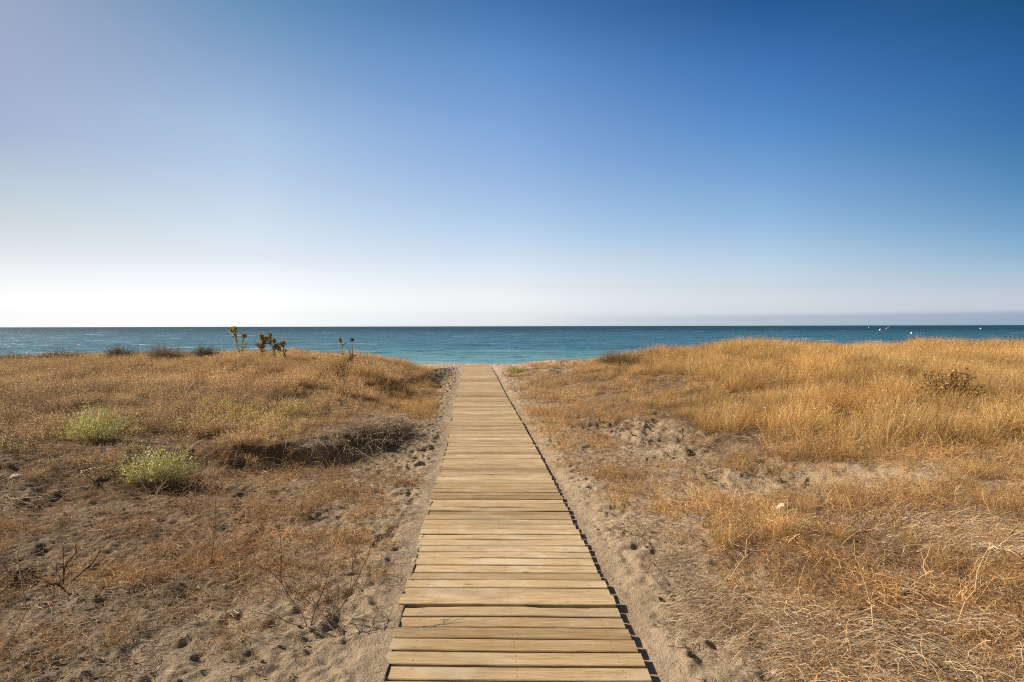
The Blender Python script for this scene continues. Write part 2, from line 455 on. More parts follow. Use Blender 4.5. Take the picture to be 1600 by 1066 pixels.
def plain(name, c, rough=0.7, noise=0.0, ns=20.0):
    m, nt, out = new_mat(name); b = NB(nt)
    p = b.node('ShaderNodeBsdfPrincipled'); p.inputs['Roughness'].default_value = rough
    tc = b.node('ShaderNodeTexCoord').outputs['Object']
    nn = b.noise(tc, ns, 4, 0.6)
    col = b.mix(b.mapr(nn, 0.3, 0.7), tuple(k * (1 - noise) for k in c), tuple(min(1, k * (1 + noise)) for k in c))
    b.put(p.inputs['Base Color'], col); b.put(p.inputs['Normal'], b.bump(nn, 0.4, 0.01))
    b.l.new(p.outputs[0], out.inputs[0])
    return m

# ------------------------------------------------------------------ ground
def axis(pts):
    """pts: (start, end, spacing at start, spacing at end)"""
    out = [pts[0][0]]
    for a, e, s0, s1 in pts:
        x = a
        while x < e - 1e-6:
            x += s0 + (s1 - s0) * (x - a) / (e - a)
            out.append(min(x, e))
    return np.array(out)

def veg_maps(x, y):
    """how much plant litter covers the ground, and how dark humus and painted shade make it"""
    dl = np.interp(y, LF_Y, LF_X) - x
    dr = x - np.interp(y, RF_Y, RF_X)
    s = x - xc(y)
    v = sstep(-0.5, 0.35, dl) * sstep(5.0, 6.5, y) * 0.95
    v = np.maximum(v, sstep(-0.1, 0.6, dr) * sstep(6, 7.5, y) * 0.9)
    v = np.maximum(v, 0.75 * sstep(0.95, 1.9, s) * sstep(6.6, 5.6, y))
    v = np.maximum(v, 0.55 * sstep(0.9, 1.6, s) * sstep(4, 6, y) * (1 - blob(x, y, 2.7, 6.9, 0.9, 0.6, 10)))
    v = np.maximum(v, 0.50 * sstep(1.1, 2.2, -s) * sstep(8.5, 6, y))
    n7 = .5 * fbm(x * 1.6, y * 1.6, 77, 3)
    v = v * (1 - .9 * np.clip(1.3 * blob(x, y, 2.5, 6.95, 1.25, .62, 8) + 1.1 * blob(x, y, 1.95, 8.9, .55, 1.3, -8) + n7, 0, 1) * sstep(5.4, 6.2, y) * sstep(12.5, 11, y))
    v = v + 0.35 * fbm(x * 1.3, y * 1.3, 61, 3) * sstep(0.7, 1.2, np.abs(s))
    v = v * sstep(31, 25, y)
    h = (1.2 * blob(x, y, -3.15, 6.75, 0.45, 0.16, 8) + 1.0 * blob(x, y, -3.15, 4.4, 0.17, 0.12)  # dark colour stands in for shade in hollows and under the bank
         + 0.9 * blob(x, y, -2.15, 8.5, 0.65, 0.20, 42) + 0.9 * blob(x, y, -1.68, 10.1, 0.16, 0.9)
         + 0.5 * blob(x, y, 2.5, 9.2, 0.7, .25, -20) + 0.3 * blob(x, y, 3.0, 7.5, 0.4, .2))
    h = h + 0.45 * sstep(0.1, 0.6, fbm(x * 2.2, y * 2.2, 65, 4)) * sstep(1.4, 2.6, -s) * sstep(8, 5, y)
    h = np.where((np.abs(s) < BW / 2 - .01) & (y < 31), 1.3, h)  # shade painted on the sand beneath the deck, so plank gaps look dark
    return np.clip(v, 0, 1), np.clip(h, 0, 1.1)

gx = axis([(0, 3.4, 0.012, 0.014), (3.4, 8, 0.02, 0.035), (8, 26, 0.05, 0.14), (26, 60, 0.5, 2), (60, 400, 5, 60)])
gx = np.concatenate([-gx[:0:-1], gx]) - 0.15
gy = np.concatenate([-axis([(0, 6, 0.15, 0.5), (6, 60, 1, 8)])[:0:-1] + 2.2, axis([(2.2, 5.5, 0.011, 0.013), (5.5, 12, 0.016, 0.035), (12, 32, 0.04, 0.12), (32, 60, 0.4, 1.5), (60, 90, 3, 5)])])
GX, GY = np.meshgrid(gx, gy)
GZ = height(GX, GY)
nr, nc = GX.shape
idx = np.arange(nr * nc).reshape(nr, nc)
quads = np.stack([idx[:-1, :-1], idx[:-1, 1:], idx[1:, 1:], idx[1:, :-1]], -1).reshape(-1, 4)
vv, hh = veg_maps(GX, GY)
dark_sand = sstep(0.9, 2.3, -(GX - xc(GY)) + .6 * fbm(GX * .9, GY * .9, 73, 3)) * sstep(9, 5.5, GY)  # darker, browner sand in the foreground left of the boardwalk
bb = sstep(24, 30, GY + 0.6 * fbm(GX * .4, GY * .4, 71, 2))
ground = mesh_obj('ground', np.stack([GX, GY, GZ], -1).reshape(-1, 3), quads, ground_material(), smooth=True,
                  attrs={'veg': vv.ravel(), 'humus_shade': hh.ravel(), 'beach': (bb * 0.7).ravel(), 'dark_sand': dark_sand.ravel()})
tag(ground, 'sandy ground of low dunes sloping down to the beach', kind='structure')

# ------------------------------------------------------------------ sea
SEA_Z = -1.5
def build_sea():
    ys = [38.0]
    while ys[-1] < 30000:
        y = ys[-1]
        ys.append(y + min(max(0.22, 0.0045 * y), 0.0045 * y * max(1, (y / 900) ** 1.2)))
    ys = np.array(ys)
    us = np.linspace(-1.5, 1.5, 620)
    Y = np.repeat(ys[:, None], len(us), 1); X = Y * us[None, :] * (1 + 300 / (Y + 100)) * 0.9
    Z = np.zeros_like(X)
    r = np.random.default_rng(3)
    dxs = 0.0045 * Y * 1.1 + 0.2
    for lam, amp, ang, seed in ((26, .16, 12, 0), (13, .11, -14, 1), (7.5, .075, 22, 2), (4.2, .045, -8, 3), (2.3, .024, 30, 4)):
        a = R(ang); u = (X * math.sin(a) + Y * math.cos(a)) / lam; w = (X * math.cos(a) - Y * math.sin(a)) / (lam * 2.6)
        n = fbm(w + 3 * seed, u * 1.6, 80 + seed * 3, 2)
        crest = 1 - np.abs(n) * 2
        fade = np.clip(lam * 0.35 / dxs, 0, 1) ** 1.5
        Z += amp * (crest - 0.5) * fade
    Z = Z * sstep(40, 60, Y)
    foam = sstep(0.42, 0.62, fbm(X / 16, Y / 9, 95, 4)) * sstep(55, 90, Y)
    # broken crests out to sea on the right, and scattered ones elsewhere
    foam = foam * (0.35 + 0.65 * sstep(0.15, 0.5, X / Y) * sstep(0.7, 0.5, X / Y) * sstep(200, 120, Y) + 0.3 * sstep(-.3, -.5, X / Y))
    surf = np.exp(-((Y - 57) / 1.4) ** 2) * 0.4
    foam = np.clip(foam + surf, 0, 1)
    nr, nc = X.shape
    idx = np.arange(nr * nc).reshape(nr, nc)
    q = np.stack([idx[:-1, :-1], idx[:-1, 1:], idx[1:, 1:], idx[1:, :-1]], -1).reshape(-1, 4)
    o = mesh_obj('sea', np.stack([X, Y, Z + SEA_Z], -1).reshape(-1, 3), q, sea_material(), smooth=True, attrs={'foam': foam.ravel()})
    tag(o, 'blue green sea reaching to the horizon', kind='structure')
build_sea()

# ------------------------------------------------------------------ boardwalk
def build_boardwalk():
    root = empty('boardwalk', (float(xc(3.2)), 3.2, 0))
    tag(root, 'straight boardwalk of weathered cross planks running over the sand to the sea', 'boardwalk')
    inv = -np.array([float(xc(3.2)), 3.2, 0])
    wood = wood_material()
    NS = 14
    deck_V, deck_F, deck_P, deck_S = [], [], [], []
    prof = np.array([(-.5, -1), (-.5, -.16), (-.465, 0), (.465, 0), (.5, -.16), (.5, -1)])  # across (y), down (z, of thickness)
    d, i, pitch = -3.0, 0, 0.14
    special = {}
    joints = []
    prnd = np.random.default_rng(12)
    tones = prnd.normal(0, 1, 400)
    while d < 30.9:
        gap = np.clip(prnd.normal(0.0185, 0.004), 0.011, 0.030)
        if d > 7.2: gap *= 0.40
        w = pitch - gap
        yc = d
        cx = float(xc(yc)); jl, jr = prnd.normal(0, 0.004, 2)
        L0, L1 = -BW / 2 - .016 + jl, BW / 2 + jr
        th = 0.026
        t = np.linspace(0, 1, NS + 1)
        xs = L0 + (L1 - L0) * t
        yaw = -0.020 + prnd.normal(0, 0.0022)
        tilt = prnd.normal(0, 0.010)
        bow = prnd.normal(0, 0.0016) * np.cos(t * math.pi * 2) + prnd.normal(0, 0.0015)
        lift = prnd.normal(0, 0.0012)
        nj = prnd.normal(0, 0.006)
        shade = float(np.clip(1.0 + 0.19 * tones[i] + 0.06 * math.sin(d * 1.3 + 1), 0.72, 1.22))
        kind = None
        if abs(d - 4.02) < pitch / 2: kind = 'raised'; lift = 0.014; tilt = 0.05; shade = 1.2
        if abs(d - 3.88) < pitch / 2: kind = 'chipped'; shade = 1.12
        if abs(d - 5.46) < pitch / 2: kind = 'pale'; shade = 1.25
        if 5.55 < d < 6.6: shade *= 1.10 if i % 2 else .93
        if abs(d - 16.6) < .34 or abs(d - 15.4) < .1: shade *= 0.74          # a few darker boards far off
        V = np.zeros((NS + 1, len(prof), 3))
        for k in range(NS + 1):
            eo = prnd.normal(0, 0.0008, 2)
            for q, (a, zz) in enumerate(prof):
                yy = a * w + (eo[0] if a < 0 else eo[1])
                if kind == 'chipped' and a > 0:
                    yy -= max(0, 0.013 * math.sin(t[k] * 9 + 1.2) + 0.006 * math.sin(t[k] * 31))
                z = zz * th + lift + bow[k] + a * w * tilt
                V[k, q] = (cx + xs[k] + yy * 0.0, yc + yy + (xs[k]) * yaw, float(zb(yc)) + z)
        V = V.reshape(-1, 3)
        n = len(prof)
        Fs = []
        for k in range(NS):
            for q in range(n):
                q2 = (q + 1) % n
                Fs.append((k * n + q, k * n + q2, (k + 1) * n + q2, (k + 1) * n + q))
        # ends as two quads each
        e0 = 0; e1 = NS * n
        Fs += [(e0 + 0, e0 + 5, e0 + 4, e0 + 1), (e0 + 1, e0 + 4, e0 + 3, e0 + 2), (e1 + 1, e1 + 4, e1 + 5, e1 + 0), (e1 + 2, e1 + 3, e1 + 4, e1 + 1)]
        Fs = np.array(Fs)
        P = np.zeros((NS + 1, n, 3))
        for k in range(NS + 1):
            for q, (a, zz) in enumerate(prof): P[k, q] = (xs[k] * 1.0 + i * 3.7, a * w + i * 0.9, i * 1.37)
        P = P.reshape(-1, 3)
        Q = np.array([[(xs[k] + nj, a * w + nj * .2, 0) for (a, zz) in prof] for k in range(NS + 1)]).reshape(-1, 3)
        P = np.concatenate([P, Q], 1)
        if kind:
            special[kind] = (V + inv, Fs, P, np.full(len(V), shade))
        else:
            base = sum(len(v) for v in deck_V)
            deck_V.append(V + inv); deck_F.append(Fs + base); deck_P.append(P); deck_S.append(np.full(len(V), shade))
        d += pitch; i += 1
    def part(name, V, Fq, P, S, label=None):
        o = mesh_obj(name, V, Fq, wood, root, attrs={'shade': S})
        a = o.data.attributes.new('puv', 'FLOAT_VECTOR', 'POINT'); a.data.foreach_set('vector', np.asarray(P[:, :3], np.float32).ravel())
        a = o.data.attributes.new('loc2', 'FLOAT_VECTOR', 'POINT'); a.data.foreach_set('vector', np.asarray(P[:, 3:], np.float32).ravel())
        if label: o['label'] = label
        return o
    part('deck_planks', np.concatenate(deck_V), np.concatenate(deck_F), np.concatenate(deck_P), np.concatenate(deck_S))
    part('plank', *special['raised'], label='plank standing proud of its neighbours')
    part('plank', *special['chipped'], label='plank with a chipped wavy edge')
    part('plank', *special['pale'], label='bleached paler plank')
    jm = plain('dark_joist', (0.09, 0.06, 0.04), 0.9, 0.3)
    for off in (-0.55, 0.0, 0.575):
        ys = np.arange(-3, 30.9, 0.5)
        V = []
        for y in ys:
            x = float(xc(y)) + off; z = float(zb(y)) - 0.029
            V += [(x - .035, y, z), (x + .035, y, z), (x + .035, y, z - .055), (x - .035, y, z - .055)]
        Fq = []
        for k in range(len(ys) - 1):
            for q in range(4):
                Fq.append((k * 4 + q, k * 4 + (q + 1) % 4, (k + 1) * 4 + (q + 1) % 4, (k + 1) * 4 + q))
        e = (len(ys) - 1) * 4
        Fq += [(3, 2, 1, 0), (e, e + 1, e + 2, e + 3)]
        mesh_obj('joist', np.array(V) + inv, np.array(Fq), jm, root)
build_boardwalk()

# ------------------------------------------------------------------ plants: ribbons, stems, leaves
def ribbons(P, W, C, g):
    """P (N,K,3) centre lines, W (N,K) widths, C (N,K,3) colours -> V, F, col"""
    N, K, _ = P.shape
    tan = P[:, -1] - P[:, 0]
    rnd = g.normal(size=(N, 3))
    side = np.cross(tan, rnd); side /= np.linalg.norm(side, axis=1, keepdims=True) + 1e-9
    off = side[:, None, :] * (W[:, :, None] / 2)
    V = np.stack([P - off, P + off], 2).reshape(-1, 3)              # N,K,2
    col = np.repeat(C[:, :, None, :], 2, 2).reshape(-1, 3)
    b = (np.arange(N) * K * 2)[:, None] + (np.arange(K - 1) * 2)[None, :]
    Fq = np.stack([b, b + 1, b + 3, b + 2], -1).reshape(-1, 4)
    return V, Fq, col

def join(parts):
    V, Fq, C = [], [], []; n = 0
    for v, f, c in parts:
        V.append(v); Fq.append(f + n); C.append(c); n += len(v)
    return np.concatenate(V), np.concatenate(Fq), np.concatenate(C)

def arcs(g, N, r0, L, lean, curl, wind=(0, 0), K=4, sag=0.0):
    """stems rising from a disc of radius r0, length range L, leaning outward and bending"""
    ph = g.uniform(0, 2 * np.pi, N); rr = r0 * np.sqrt(g.random(N))
    base = np.stack([rr * np.cos(ph), rr * np.sin(ph), np.zeros(N)], -1)
    ph2 = ph + g.normal(0, 0.9, N)
    ln = g.uniform(L[0], L[1], N)
    le = np.abs(g.normal(lean, lean * 0.5 + 0.05, N)); cu = g.normal(curl, abs(curl) * 0.7 + 0.1, N)
    t = np.linspace(0, 1, K)
    ang = le[:, None] + cu[:, None] * t[None, :]
    st = ln[:, None] / (K - 1)
    dx = np.sin(ang) * np.cos(ph2)[:, None] + wind[0] * t; dy = np.sin(ang) * np.sin(ph2)[:, None] + wind[1] * t; dz = np.cos(ang)
    D = np.stack([dx, dy, dz], -1); D /= np.linalg.norm(D, axis=2, keepdims=True)
    P = np.zeros((N, K, 3)); P[:, 0] = base
    for k in range(1, K): P[:, k] = P[:, k - 1] + D[:, k] * st
    P[:, 0, 2] -= 0.02
    return P

def wander(g, N, r0, L, up, K=7, twist=0.5):
    """tangled stems: random walks"""
    ph = g.uniform(0, 2 * np.pi, N); rr = r0 * np.sqrt(g.random(N))
    D = np.stack([np.cos(ph), np.sin(ph), np.abs(g.normal(up, 0.3, N))], -1) + g.normal(0, .3, (N, 3))
    P = np.zeros((N, K, 3)); ph = g.uniform(0, 2 * np.pi, N)
    P[:, 0] = np.stack([rr * np.cos(ph), rr * np.sin(ph), g.uniform(-0.01, 0.03, N)], -1)
    st = g.uniform(L[0], L[1], N) / (K - 1)
    for k in range(1, K):
        D = D + g.normal(0, twist, (N, 3)); D[:, 2] -= 0.10
        D /= np.linalg.norm(D, axis=1, keepdims=True)
        P[:, k] = P[:, k - 1] + D * st[:, None]
        P[:, k, 2] = np.maximum(P[:, k, 2], 0.003)
    return P

def pal(g, N, cols, wts=None, var=0.15):
    cols = np.array(cols); k = g.choice(len(cols), N, p=None if wts is None else np.array(wts) / sum(wts))
    return cols[k] * np.clip(g.normal(1, var, (N, 1)), 0.45, 1.6)

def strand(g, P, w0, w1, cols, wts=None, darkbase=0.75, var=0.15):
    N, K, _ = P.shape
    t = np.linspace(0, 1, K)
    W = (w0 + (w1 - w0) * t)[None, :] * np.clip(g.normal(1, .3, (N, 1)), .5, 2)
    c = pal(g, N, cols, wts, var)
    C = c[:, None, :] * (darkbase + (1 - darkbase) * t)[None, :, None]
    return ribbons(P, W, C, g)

def heads(g, pts, dirs, size, fat, cols, wts=None, var=0.2):
    """small seed heads or leaves: three-point ribbons, pointed at both ends"""
    N = len(pts)
    ln = size * np.clip(g.normal(1, .35, N), .4, 2)
    D = dirs + g.normal(0, .6, (N, 3)); D /= np.linalg.norm(D, axis=1, keepdims=True) + 1e-9
    P = np.stack([pts, pts + D * (ln / 2)[:, None], pts + D * ln[:, None]], 1)
    W = np.stack([ln * 0.15, ln * fat, ln * 0.1], 1)
    C = np.repeat(pal(g, N, cols, wts, var)[:, None, :], 3, 1)
    return ribbons(P, W, C, g)

def along(g, P, n, lo=0.4, hi=1.0):
    """n random points per strand between the fractions lo and hi, with directions"""
    N, K, _ = P.shape
    t = g.uniform(lo, hi, (N, n)) * (K - 1)
    k = np.minimum(t.astype(int), K - 2); f = (t - k)[..., None]
    i = np.arange(N)[:, None]
    a, b = P[i, k], P[i, k + 1]
    return (a * (1 - f) + b * f).reshape(-1, 3), (b - a).reshape(-1, 3)

STRAW = [(.72, .49, .22), (.58, .36, .14), (.82, .64, .38), (.42, .24, .10)]
RUST = [(.50, .31, .15), (.36, .21, .10), (.60, .41, .22), (.22, .13, .07)]
GREY = [(.46, .38, .29), (.30, .24, .18), (.62, .53, .42), (.17, .13, .10)]

def tuft_brush(g):          # fine rusty stems with tiny pale seed heads
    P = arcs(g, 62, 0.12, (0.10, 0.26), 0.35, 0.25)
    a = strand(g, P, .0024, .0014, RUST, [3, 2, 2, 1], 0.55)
    pt, dr = along(g, P, 4, 0.45, 1.0)
    b = heads(g, pt, dr, .015, .45, [(.84, .64, .40), (.62, .41, .22), (.30, .18, .10)], [3, 3, 2])
    return join([a, b])

def tuft_gold(g):           # taller golden blades bending with the wind
    P = arcs(g, 70, 0.11, (0.20, 0.46), 0.28, 0.35, wind=(0.30, -0.05), K=5)
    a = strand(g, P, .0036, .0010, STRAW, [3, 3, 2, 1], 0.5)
    P2 = arcs(g, 30, 0.14, (0.08, 0.22), 0.7, 0.7, K=4)
    b = strand(g, P2, .0035, .0015, STRAW, [1, 3, 1, 3], 0.6)
    pt, dr = along(g, P[:30], 3, 0.75, 1.0)
    c = heads(g, pt, dr, .019, .22, [(.66, .48, .26), (.54, .35, .17)])
    return join([a, b, c])

def tuft_tangle(g):         # low tangle of bare curved stems
    P = wander(g, 40, 0.14, (0.12, 0.40), 0.75, 8, 0.42)
    a = strand(g, P, .0032, .0014, RUST + [(.58, .42, .25), (.66, .54, .38)], [3, 3, 3, 2, 2, 1], 0.7)
    P2 = wander(g, 45, 0.18, (0.04, 0.14), 0.4, 4, 0.5)
    b = strand(g, P2, .0022, .0012, RUST + STRAW, None, 0.8)
    pt, dr = along(g, P, 2, 0.3, 1.0)
    c = heads(g, pt, dr, .010, .35, [(.50, .33, .18), (.34, .19, .10), (.60, .45, .28)])
    return join([a, b, c])

def litter_patch(g):        # bits of straw lying on the sand
    N = 70
    P = wander(g, N, 0.30, (0.02, 0.11), 0.02, 4, 0.25)
    P[:, :, 2] = np.abs(P[:, :, 2]) * 0.25 + g.uniform(.001, .012, (N, 1))
    return strand(g, P, .0030, .0018, RUST + GREY + [(.64, .52, .38), (.70, .60, .47)], None, 1.0)

def mat_patch(g):           # pale flattened straw, combed one way
    N = 110
    P = wander(g, N, 0.24, (0.08, 0.26), 0.12, 5, 0.10)
    d = g.normal(0.0, 0.35, N); ln = np.linalg.norm(P[:, -1] - P[:, 0], axis=1)
    t = np.linspace(0, 1, 5)
    P[:, :, 0] = P[:, :1, 0] + (np.cos(d) * ln)[:, None] * t + g.normal(0, .006, (N, 5))
    P[:, :, 1] = P[:, :1, 1] + (np.sin(d) * ln)[:, None] * t + g.normal(0, .006, (N, 5))
    P[:, :, 2] = g.uniform(.005, .05, (N, 1)) + g.normal(0, .006, (N, 5)) + 0.03 * np.sin(t * 3)
    return strand(g, P, .0034, .0020, [(.72, .62, .48), (.60, .47, .32), (.40, .29, .19), (.30, .2, .12)], [2, 3, 2, 1], 0.9)

def drape_tuft(g):          # grey dead stalks arching over the bank, along +x and down
    N = 46; K = 7
    ph = g.normal(0, 0.55, N); ln = g.uniform(.18, .50, N)
    t = np.linspace(0, 1, K)
    base = np.stack([g.normal(-.05, .09, N), g.normal(0, .16, N), g.uniform(-.02, .03, N)], -1)
    ang = g.normal(0.75, .25, N)[:, None] + g.normal(1.5, .35, N)[:, None] * t
    D = np.stack([np.sin(ang) * np.cos(ph)[:, None], np.sin(ang) * np.sin(ph)[:, None], np.cos(ang)], -1) + g.normal(0, .07, (N, K, 3))
    P = np.zeros((N, K, 3)); P[:, 0] = base
    for k in range(1, K): P[:, k] = P[:, k - 1] + D[:, k] * (ln / (K - 1))[:, None]
    a = strand(g, P, .0042, .0018, GREY + [(.46, .33, .20)], [3, 2, 3, 1, 2], 0.7)
    P2 = wander(g, 30, 0.2, (0.06, 0.2), 0.3, 5, .5)
    return join([a, strand(g, P2, .003, .0015, GREY + RUST, None, .8)])

def pebbles(g):             # clods and grit
    parts = []
    for _ in range(9):
        c = np.array([g.normal(0, .16), g.normal(0, .16), 0]); r = abs(g.normal(.003, .004)) + .0025
        th = np.linspace(0, 2 * np.pi, 7)[:-1]
        ring = np.stack([np.cos(th), np.sin(th), np.zeros(6)], -1) * r * g.uniform(.7, 1.3, (6, 1))
        V = np.concatenate([ring + c, ring * .65 + c + (0, 0, r * .75), [c + (0, 0, r * .9)]])
        Fq = [(k, (k + 1) % 6, 6 + (k + 1) % 6, 6 + k) for k in range(6)] + [(6 + k, 6 + k + 1, 12, 12) for k in range(5)] + [(11, 6, 12, 12)]
        Fq = [f if len(set(f)) == 4 else f for f in Fq]
        col = np.tile(pal(g, 1, [(.44, .34, .235), (.34, .26, .18), (.55, .44, .32)]), (len(V), 1))
        parts.append((V, np.array([f for f in Fq if len(set(f)) == 4] + [(6, 7, 8, 9), (6, 9, 10, 11)]), col))
    return join(parts)

# ------------------------------------------------------------------ scattering (kinds nobody could count)
def scatter(name, label, cat, builder, n_var, pts, rot, scl, tint, seed):
    src = bpy.data.collections.new(name + '_forms')
    g = np.random.default_rng(seed)
    for k in range(n_var):
        V, Fq, C = builder(g)
        o = mesh_obj('%s_form_%02d' % (name, k), V, Fq, M_GRASS, col=C, do_link=False)
        src.objects.link(o)
    N = len(pts)
    me = bpy.data.meshes.new(name)
    me.vertices.add(N); me.vertices.foreach_set('co', np.asarray(pts, np.float32).ravel())
    for an, v in (('rot', rot), ('scl', scl), ('tint', tint)):
        a = me.attributes.new(an, 'FLOAT_VECTOR', 'POINT'); a.data.foreach_set('vector', np.asarray(v, np.float32).ravel())
    a = me.attributes.new('idx', 'INT', 'POINT'); a.data.foreach_set('value', g.integers(0, n_var, N).astype(np.int32))
    me.materials.append(M_GRASS)
    ob = bpy.data.objects.new(name, me); link(ob)
    tag(ob, label, cat, kind='stuff')
    ng = bpy.data.node_groups.new(name + '_scatter', 'GeometryNodeTree')
    ng.interface.new_socket('Geometry', in_out='INPUT', socket_type='NodeSocketGeometry')
    ng.interface.new_socket('Geometry', in_out='OUTPUT', socket_type='NodeSocketGeometry')
    N_, L_ = ng.nodes, ng.links
    gi = N_.new('NodeGroupInput'); go = N_.new('NodeGroupOutput')
    iop = N_.new('GeometryNodeInstanceOnPoints'); ci = N_.new('GeometryNodeCollectionInfo')
    ci.inputs['Collection'].default_value = src
    ci.inputs['Separate Children'].default_value = True; ci.inputs['Reset Children'].default_value = True
    def na(nm, t):
        n = N_.new('GeometryNodeInputNamedAttribute'); n.data_type = t; n.inputs['Name'].default_value = nm
        return next(s for s in n.outputs if s.enabled and s.name == 'Attribute')
    e2r = N_.new('FunctionNodeEulerToRotation')
    L_.new(na('rot', 'FLOAT_VECTOR'), e2r.inputs[0])
    L_.new(gi.outputs[0], iop.inputs['Points']); L_.new(ci.outputs[0], iop.inputs['Instance'])
    iop.inputs['Pick Instance'].default_value = True
    L_.new(na('idx', 'INT'), iop.inputs['Instance Index'])
    L_.new(e2r.outputs[0], iop.inputs['Rotation']); L_.new(na('scl', 'FLOAT_VECTOR'), iop.inputs['Scale'])
    L_.new(iop.outputs[0], go.inputs[0])
    md = ob.modifiers.new('scatter', 'NODES'); md.node_group = ng
    return ob

def sample(density, n_max, seed, y0=1.6, y1=31.0):
    """points with density(x, y) per square metre over the wedge the eye can see and a little more"""
    g = np.random.default_rng(seed)
    dmax = n_max
    A = 0
    # area of the wedge |x| < 0.84 y + 2.2
    N = int(dmax * ((0.84 * (y1 ** 2 - y0 ** 2)) + 2 * 2.2 * (y1 - y0)))
    y = np.empty(0); x = np.empty(0)
    yy = g.uniform(y0, y1, N * 2); xx = g.uniform(-1, 1, N * 2) * (0.84 * y1 + 2.2)
    keep = np.abs(xx) < 0.84 * yy + 2.2
    frac = N / max(1, keep.sum())
    x, y = xx[keep], yy[keep]
    d = density(x, y) / dmax * frac
    k = g.random(len(x)) < d
    return x[k], y[k], g

def slope_rot(x, y, g, follow=0.6):
    e = 0.05
    dzx = (height(x + e, y, False) - height(x - e, y, False)) / (2 * e)
    dzy = (height(x, y + e, False) - height(x, y - e, False)) / (2 * e)
    return np.stack([np.arctan(dzy) * follow, -np.arctan(dzx) * follow, np.zeros_like(x)], -1)

def dist_fields(x, y):
    dl = np.interp(y, LF_Y, LF_X) - x
    dr = x - np.interp(y, RF_Y, RF_X)
    return dl, dr, x - xc(y)

def bare(x, y):
    """the sandy trough between the boardwalk and the golden grass"""
    n = .5 * fbm(x * 1.6, y * 1.6, 77, 3)
    return np.clip(1.3 * blob(x, y, 2.5, 6.95, 1.25, .62, 8) + .9 * blob(x, y, 2.42, 6.0, .5, .3) + 1.1 * blob(x, y, 1.95, 8.9, .55, 1.3, -8) + n, 0, 1) * sstep(5.4, 6.2, y) * sstep(12.5, 11, y)

# rusty brush on the left dune
def d_brush(x, y):
    dl, dr, s = dist_fields(x, y)
    n = fbm(x * 1.0, y * 1.0, 13, 3)
    d = 44 * sstep(-0.05, 0.9, dl + .3 * n) * sstep(6.6, 9.2, y + 1.6 * n) * (0.45 + 0.55 * sstep(-.4, .1, n)) * (.35 + .65 * sstep(-.3, .05, fbm(x * 2.0, y * 2.0, 10, 3)))
    d = d * (1 - .75 * np.exp(-((y - 9.0) / .7) ** 2) * blob(x, y, -2.0, 9.0, .9, .9))
    for u_, Y_ in ((258, 18.2), (187, 19.2), (320, 19.2), (100, 19.8)):
        d = d * (1 - .97 * (blob(x, y, (u_ - 800) / F * (Y_ - .7), Y_ - .7, .62, .9) > .45))
    d = d + 14 * sstep(-.4, .6, dl) * sstep(6.0, 7.4, y) * sstep(-.25, .1, n)
    d = d + 8 * sstep(.9, 2.0, -s) * sstep(4.6, 6.6, y) * sstep(-.05, .3, fbm(x * 1.4, y * 1.4, 15, 3))
    d = d * (s < -BW / 2 - .12)
    n2 = fbm(x * 1.3, y * 1.3, 19, 3)
    d = d + 20 * sstep(1.1, 2.0, s + .5 * n2) * sstep(11.5, 14, y + n2) * sstep(-.3, .1, n2) * sstep(8.0, 5.0, x)
    return d * sstep(30, 26, y)
x, y, g = sample(d_brush, 46, 101)
z = height(x, y)
rot = slope_rot(x, y, g, 0.4); rot[:, 2] = g.uniform(0, 6.28, len(x)); rot[:, :2] += g.normal(0, .12, (len(x), 2))
edge = np.abs(np.interp(y, LF_Y, LF_X) - x)
sc = (.5 + .5 * sstep(.1, 2.0, edge)) * np.where(x > 0, .72, 1) * g.uniform(.6, 1.15, len(x)) * (0.85 + .25 * fbm(x * .6, y * .6, 17, 2)) * (1 + 0.25 * sstep(12, 17, y))
tone = 1 + 0.35 * fbm(x * .7, y * .7, 18, 3)
gold = sstep(-7.5, -2.5, x * 12 / (y + 3))[:, None] * 0.6 + 0.25 * sstep(9, 14, y)[:, None]
tint = (np.array([[.88, .91, .93]]) * (1 - gold) + np.array([[1.26, 1.26, 1.16]]) * gold) * tone[:, None] * g.uniform(.75, 1.25, (len(x), 1))
pale = (blob(x, y, -3.5, 9.6, 0.75, 0.9)[:, None] > g.random((len(x), 1)) * 1.1)
tint = np.where((x > 0)[:, None], np.array([[1.16, 1.17, 1.06]]) * tone[:, None], tint)
tint = np.where(pale, np.array([[1.45, 1.65, 1.15]]) * tone[:, None], tint)
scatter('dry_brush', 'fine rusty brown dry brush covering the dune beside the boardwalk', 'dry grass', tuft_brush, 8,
        np.stack([x, y, z], -1), rot, np.stack([sc, sc, sc], -1), tint, 201)

